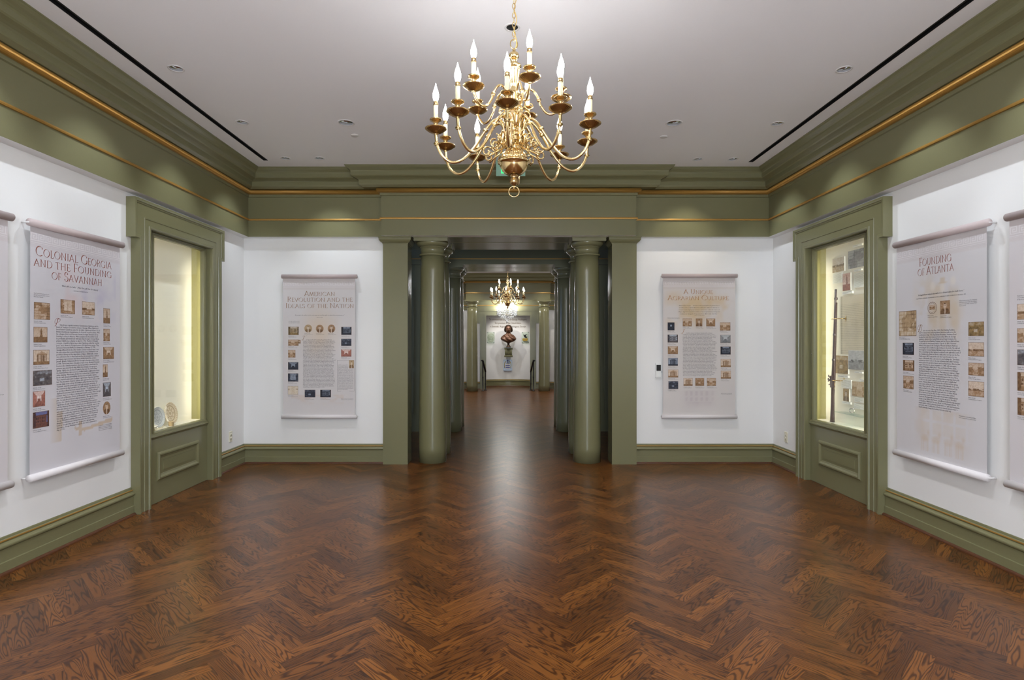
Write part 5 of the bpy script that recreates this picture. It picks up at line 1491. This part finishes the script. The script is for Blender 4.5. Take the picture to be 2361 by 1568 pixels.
R2 = 0.083 * CY1; zu = EYE + 0.4245 * CY1 - ZC
up_rows = [(.026, zu - .030), (.040, zu - .020), (.050, zu + .030), (.075, zu + .062), (.105, zu + .055), (.130, zu + .020), (.150, zu - .030), (.180, zu - .070), (.215, zu - .076), (.244, zu - .050), (R2, zu - .016)]
up_scr = [spiral(.088, zu - .028, .034, .010, 90, 440), spiral(.070, zu - .085, .024, .007, 120, -240)]
up = make_arm(up_rows, .0066, zu, 1, up_scr, [(.138, zu + .002)])
def cam_ang(deg): return -PI / 2 + math.radians(deg)       # 0 faces the camera, positive turns to the right
first = True
for d in [-5, 31, 67, 103, 139, 175, 211, 247, 283, 319]:
    c = lo if first else dup_tree(lo, None, None); first = False
    c.parent = ch; c.rotation_euler = (0, 0, cam_ang(d))
first = True
for d in [17, 89, 161, 233, 305]:
    c = up if first else dup_tree(up, None, None); first = False
    c.parent = ch; c.rotation_euler = (0, 0, cam_ang(d))
ch2 = dup_tree(ch, (AX - .02, 14.5, ZC), 'smaller looking brass candle chandelier in the far room, seen through the columns')

# exit sign hung in front of the cornice
ey = 6.44; ex = (1177.5 - CX) * ey / F; ez = EYE + (CY - 406) * ey / F
es = empty('exit_sign', 'green exit sign hanging behind the brass chandelier below the ceiling', 'exit sign', (ex, ey, ez), 0)
MB().box(-.21, .21, -.025, .025, .172, .205).box(-.03, .03, -.02, .02, .205, ZC - ez).build('housing', 'alu', es)
MB().box(-.165, .165, -.004, .004, 0, .172).build('panel', 'exitpanel', es)
t = MB(); g = text_geom('EXIT'); w = .235
put_text(t, 'EXIT', -w / 2, .030, .165, -.005, w / (g[2] * .165)); t.build('lettering', 'exitgreen', es)

# ------------------------------------------------------------------ outlets and thermostat
def outlet(label, loc, rz):
    o = empty('outlet', label, 'wall outlet', loc, rz, 'ivory wall outlets')
    MB().box(-.036, .036, -.006, .002, -.062, .062).box(-.033, .033, -.008, -.006, -.059, .059).build('plate', 'ivory', o)
    for z in (-.022, .022):
        s = MB().lathe([(.017, 0), (.017, .003), (.0001, .003)], n=20)
        so = s.build('socket', 'ivory', o, (0, -.008, z)); so.rotation_euler = (PI / 2, 0, 0)
        MB().box(-.007, -.005, -.0118, -.0105, z - .005, z + .006).box(.005, .007, -.0118, -.0105, z - .005, z + .006).build('slots', 'black', o)
outlet('ivory wall outlet above the baseboard, right of the left display case', (XL, 6.735, .382), PI / 2)
outlet('ivory wall outlet above the baseboard, left of the right display case', (XR, 6.75, .375), -PI / 2)
th = empty('thermostat', 'small white wall control with black top, left of the Agrarian Culture banner', 'thermostat', ((1517.5 - CX) * YB / F, YB, 1.06), 0)
MB().box(-.036, .036, -.020, .002, 0, .178).build('housing', 'plastic', th)
MB().box(-.026, .026, -.030, -.020, .085, .158).build('display', 'black', th)
MB().box(-.027, .027, -.026, -.020, .006, .076).build('cover', 'plastic', th)
MB().box(.036, .044, -.014, -.004, .055, .085).build('knob', 'alu', th)

# ------------------------------------------------------------------ far end: crystal chandelier, bust, plaques, rails, lettering
VCX, VCY = AX - .035, 17.9
cr = empty('crystal_chandelier', 'sparkling crystal chandelier glowing below the far brass chandelier', 'chandelier', (VCX, VCY, ZE), 0)
MB().lathe([(.001, 0), (.05, 0), (.04, -.02), (.008, -.03), (.008, -.12), (.025, -.14), (.030, -.2), (.012, -.25), (.02, -.3), (.03, -.36), (.018, -.42), (.001, -.47)], n=24).build('stem', 'silver', cr)
rg = MB()
for r, z in ((.30, -.33), (.20, -.44), (.14, -.16), (.30, -.30)):
    rg.tube([(r * math.cos(2 * PI * k / 36), r * math.sin(2 * PI * k / 36), z) for k in range(36)], .005, 6, closed=True)
for k in range(12):
    a = 2 * PI * k / 12; rg.tube(bez([(.015 * math.cos(a), .015 * math.sin(a), -.38), (.15 * math.cos(a), .15 * math.sin(a), -.42), (.27 * math.cos(a), .27 * math.sin(a), -.36), (.30 * math.cos(a), .30 * math.sin(a), -.30)], 5), .005, 6)
rg.build('frame', 'silver', cr)
rn = random.Random(4); cm = MB()
def drop(x, y, z, s):
    cm.lathe([(.0005, s * 1.5), (s * .75, s * .3), (s, -.2 * s), (s * .55, -1.1 * s), (.0005, -1.6 * s)], (x, y, z), 6, smooth=False)
for r, z, n in ((.31, -.36, 44), (.32, -.33, 44), (.25, -.38, 40), (.16, -.33, 30), (.10, -.26, 20), (.25, -.22, 26), (.31, -.42, 36), (.26, -.46, 28), (.20, -.50, 22), (.13, -.54, 14), (.06, -.58, 8), (.15, -.2, 14), (.22, -.27, 18), (.10, -.12, 10), (.30, -.30, 24)):
    for k in range(n):
        a = 2 * PI * (k + rn.random() * .4) / n; drop(r * math.cos(a), r * math.sin(a), z + rn.uniform(-.02, .02), rn.uniform(.011, .017))
drop(0, 0, -.64, .03)
tag(cm.build('crystal_drops', 'crystal', cr), kind='stuff')
for k in range(12):
    a = 2 * PI * k / 12; r = .30 if k % 2 else .20; z = -.29 if k % 2 else -.20
    MB().lathe([(.009, 0), (.009, .06), (.001, .06)], (r * math.cos(a), r * math.sin(a), z), 10).build('candle_sleeve', 'candle', cr)
    MB().lathe([(.008, .06), (.016, .085), (.012, .115), (.001, .145)], (r * math.cos(a), r * math.sin(a), z), 10).build('bulb', 'bulb_far', cr)

# bust: one lofted body from the draped chest up to the crown of the head
BXc, BYc, BZ = (1168.5 - CX) * 19.15 / F + .055, 19.12, 1.325
bu = empty('bust', 'brown bronze bust of a long-haired man on a green wall bracket in the far niche', 'bust', (BXc, BYc, BZ), 0)
MB().lathe([(.085, 0), (.085, .02), (.070, .03), (.055, .045), (.040, .075), (.034, .11), (.042, .14), (.06, .165), (.001, .17)], n=32).build('socle', 'bronzedark', bu)
def loft(rows, n=40, deform=None):
    vs = []; fs = []
    for i, (z, rx, ry, ox, oy, e) in enumerate(rows):
        for k in range(n):
            a = 2 * PI * k / n; c, s_ = math.cos(a), math.sin(a)
            x = ox + rx * math.copysign(abs(c) ** e, c); y = oy + ry * math.copysign(abs(s_) ** e, s_)
            if deform: x, y = deform(x, y, z, a)
            vs.append((x, y, z))
    for i in range(len(rows) - 1):
        for k in range(n): fs.append((i * n + k, i * n + (k + 1) % n, (i + 1) * n + (k + 1) % n, (i + 1) * n + k))
    fs.append(tuple(reversed(range(n)))); fs.append(tuple((len(rows) - 1) * n + k for k in range(n)))
    return vs, fs
def bust_def(x, y, z, a):
    # diagonal drapery folds on the chest, face features on the head
    if .17 < z < .42:
        y += .016 * math.sin(38 * (z + .55 * x) + 2.2 * math.sin(9 * x)) * (1 if y < 0 else .2) * min(1, (z - .17) * 14)
        if abs(x) < .05 and z > .33: y -= .018 * (1 - abs(x) / .05)
        x += .008 * math.sin(30 * z) * (1 if x > 0 else -1)
    if z > .52 and y < 0:
        h = z - .52
        y -= .030 * math.exp(-((x) / .016) ** 2) * math.exp(-((h - .075) / .028) ** 2)          # nose
        y += .012 * (math.exp(-((x - .033) / .016) ** 2) + math.exp(-((x + .033) / .016) ** 2)) * math.exp(-((h - .108) / .014) ** 2)   # eye sockets
        y -= .008 * math.exp(-((x) / .05) ** 2) * math.exp(-((h - .128) / .012) ** 2)           # brow
        y -= .007 * math.exp(-((x) / .024) ** 2) * math.exp(-((h - .034) / .007) ** 2)          # lips
        y += .006 * math.exp(-((x) / .024) ** 2) * math.exp(-((h - .024) / .005) ** 2)
        y -= .010 * math.exp(-((x) / .022) ** 2) * math.exp(-((h - .002) / .012) ** 2)          # chin
    return x, y
rows = [(.150, .045, .045, 0, 0, 1), (.165, .085, .06, .01, -.015, .9), (.190, .150, .085, .012, -.02, .85), (.22, .200, .10, .010, -.025, .85), (.255, .238, .112, .004, -.025, .85), (.29, .256, .115, 0, -.022, .85), (.32, .258, .112, -.004, -.016, .85), (.35, .246, .105, -.004, -.008, .88),
        (.38, .220, .096, -.002, 0, .9), (.41, .178, .088, 0, .004, .95), (.435, .132, .080, 0, .006, 1), (.455, .098, .074, 0, .004, 1), (.475, .074, .068, 0, 0, 1), (.495, .066, .066, 0, -.004, 1), (.515, .066, .076, 0, -.012, 1), (.53, .066, .088, 0, -.018, 1), (.545, .071, .097, 0, -.016, .95),
        (.56, .076, .103, 0, -.012, .95), (.58, .080, .107, 0, -.008, .95), (.60, .083, .110, 0, -.004, .95), (.62, .085, .112, 0, 0, .95), (.64, .086, .113, 0, 0, .95), (.66, .086, .113, 0, 0, .95), (.68, .083, .111, 0, .002, 1), (.70, .076, .103, 0, .006, 1), (.715, .064, .088, 0, .010, 1), (.727, .045, .062, 0, .014, 1), (.735, .02, .03, 0, .016, 1)]
fin = []
for i in range(len(rows) - 1):
    for k in range(3):
        t = k / 3; fin.append(tuple(rows[i][j] + (rows[i + 1][j] - rows[i][j]) * t for j in range(6)))
fin.append(rows[-1])
fin = [(z, rx * (1 + .12 * max(0, min(1, (z - .47) / .05))), ry * (1 + .12 * max(0, min(1, (z - .47) / .05))), ox, oy, e) for z, rx, ry, ox, oy, e in fin]
vs, fs = loft(fin, 64, bust_def)
MB().add(vs, fs, 0, True).build('body', 'bronze', bu)
hr = MB()
hrows = [(.495, .06, .03, 0, .070, 1), (.515, .108, .048, 0, .060, 1), (.54, .136, .070, 0, .046, 1), (.58, .143, .086, 0, .034, 1), (.62, .140, .100, 0, .026, 1), (.66, .130, .112, 0, .020, 1), (.70, .110, .114, 0, .016, 1), (.735, .080, .090, 0, .014, 1), (.752, .036, .045, 0, .018, 1), (.757, .008, .01, 0, .02, 1)]
vs, fs = loft(hrows, 40, lambda x, y, z, a: (x + .005 * math.sin(a * 11 + z * 60), y + .004 * math.sin(a * 9 + z * 50)))
hr.add(vs, fs, 0, True); hr.build('hair', 'bronzedark', bu)
bk = empty('wall_bracket', 'pale green fluted scroll bracket carrying the bronze bust', 'bracket', (BXc, 19.30, .995), 0)
MB().box(-.125, .125, -.14, .10, .05, .28).build('block', 'green', bk)
sc_ = MB()
for z, r in ((.295, .035), (.035, .030)):
    sc_.tube([(-.142, -.13, z), (.142, -.13, z)], r, 18)
sc_.box(-.142, .142, -.17, .16, .305, .33)
for k in range(7): x = -.10 + .0333 * k; sc_.tube([(x, -.136, .05), (x, -.136, .275)], .0175, 10)
sc_.build('scrolls', 'green', bk)
def plaque(label, x, y, z, w, h, mat, rz):
    o = empty('plaque', label, 'plaque', (x, y, z), rz, 'glass plaques in the niche')
    MB().box(-w / 2, w / 2, -.006, .0, -h / 2, h / 2).build('pane', mat, o)
    for sx in (-1, 1):
        for sz in (-1, 1): MB().tube([(sx * (w / 2 - .02), .035, sz * (h / 2 - .02)), (sx * (w / 2 - .02), -.010, sz * (h / 2 - .02))], .009, 10).build('standoff', 'alu', o)
    return o
def niche_y(x): return VY + .1 + 1.2 * math.sqrt(max(0.01, 1 - ((x - AX) / 1.15) ** 2))
pl = plaque('square glass plaque with a round green seal, left of the bust', -.545, niche_y(-.52) - .09, 1.655, .30, .385, 'plaque', .62)
rr = MB()
for r in (.135, .125, .092):
    rr.tube([(r * math.cos(2 * PI * k / 40), -.009, r * math.sin(2 * PI * k / 40)) for k in range(40)], .004, 6, closed=True)
rr.tube([(-.03, -.009, -.06), (-.035, -.009, 0), (-.02, -.009, .05), (.02, -.009, .05), (.035, -.009, 0), (.03, -.009, -.06)], .006, 6, closed=True)
rr.tube([(.022 * math.cos(2 * PI * k / 16), -.009, .028 + .022 * math.sin(2 * PI * k / 16)) for k in range(16)], .005, 6, closed=True)
for s in (-1, 1): rr.tube([(s * .055, -.009, -.07), (s * .058, -.009, .02), (s * .04, -.009, .055)], .005, 6)
rr.build('seal', 'seal', pl)
pr_ = plaque('square glass plaque with a black raven over a gold crown, right of the bust', .615, niche_y(.59) - .09, 1.655, .29, .385, 'plaque', -.62)
bd = MB()
bd.add([(x, -.010, z) for x, z in ((-.075, .085), (-.06, .105), (-.035, .10), (-.02, .085), (.01, .10), (.08, .115), (.095, .105), (.05, .085), (.035, .07), (.06, .02), (.085, -.01), (.05, -.012), (0, .0), (-.035, .02), (-.055, .06), (-.055, .08))], [tuple(range(16))])
bd.build('raven', 'black', pr_)
cw = MB(); cw.add([(x, -.010, z) for x, z in ((-.125, -.02), (-.10, -.035), (-.06, -.02), (-.02, -.03), (.02, -.025), (.06, -.02), (.10, -.035), (.125, -.02), (.095, -.10), (.07, -.115), (-.07, -.115), (-.095, -.10))], [tuple(range(12))])
cw.build('crown', 'goldflat', pr_)
pb = plaque('pale blue plaque with a striped shield, under the bust bracket', AX - .01, 19.44, .715, .30, .38, 'plaqueblue', 0)
shd = MB().box(-.075, .075, -.012, -.007, -.13, .07); shd.build('shield', 'card', pb)
bars = MB()
for z in (-.02, -.085): bars.box(-.072, .072, -.015, -.012, z - .016, z + .016)
for x in (-.045, 0, .045): bars.tube([(x, -.012, .045), (x, -.016, .045)], .012, 10)
bars.build('bars', 'navy', pb)
cst = MB().tube([(0, -.010, .08), (0, -.010, .13)], .012, 8).tube([(-.02, -.010, .155), (.02, -.010, .155)], .018, 8); cst.build('crest', 'navy', pb)
sup = MB()
for s in (-1, 1): sup.tube([(s * .10, -.010, -.10), (s * .115, -.010, .0), (s * .10, -.010, .09), (s * .07, -.010, .13)], .011, 8)
sup.build('supporters', 'goldflat', pb)
# wall inscription: one sign, wrapped around the niche
ins = MB()
for s, z, w in (('To commemorate the visit of George Washington,', 2.245, 1.30), ('first president of the United States,', 2.125, .88), ('in Savannah, Augusta, & Washington, Georgia.', 2.005, 1.24)):
    v, f, wd = text_geom(s); size = .10; k = w / (wd)
    pts = []
    for p in v:
        th_ = (p[0] - wd / 2) * k / 1.10
        x = AX + 1.145 * math.sin(th_); y = VY + .1 + 1.195 * math.cos(th_)
        pts.append((x, y - .004, z + p[1] * size * .95))
    ins.add(pts, f)
tag(ins.build('inscription', 'goldletter'), 'three lines of dark lettering on the niche wall above the bust', 'lettering', None, 'thing')
# stair rails
for s, w in ((-1, 'left'), (1, 'right')):
    x = AX + s * .775
    r = empty('handrail', 'black iron handrail on the %s side of the far niche' % w, 'handrail', (x, 17.42, 0), 0, 'black handrails')
    MB().lathe([(.05, 0), (.05, .012), (.018, .02), (.017, .40), (.026, .42), (.017, .44), (.017, .86), (.026, .88), (.02, .90)], n=12).build('post', 'iron', r)
    MB().lathe([(.05, 0), (.05, .012), (.018, .02), (.017, .18), (.026, .2), (.017, .22), (.017, .58), (.02, .60)], (-s * .065, .34, 0), 12).build('post', 'iron', r)
    MB().tube([(s * .02, -.12, .94), (0, 0, .93), (-s * .065, .34, .60), (-s * .065, .40, .57)], .028, 10).build('rail', 'iron', r)
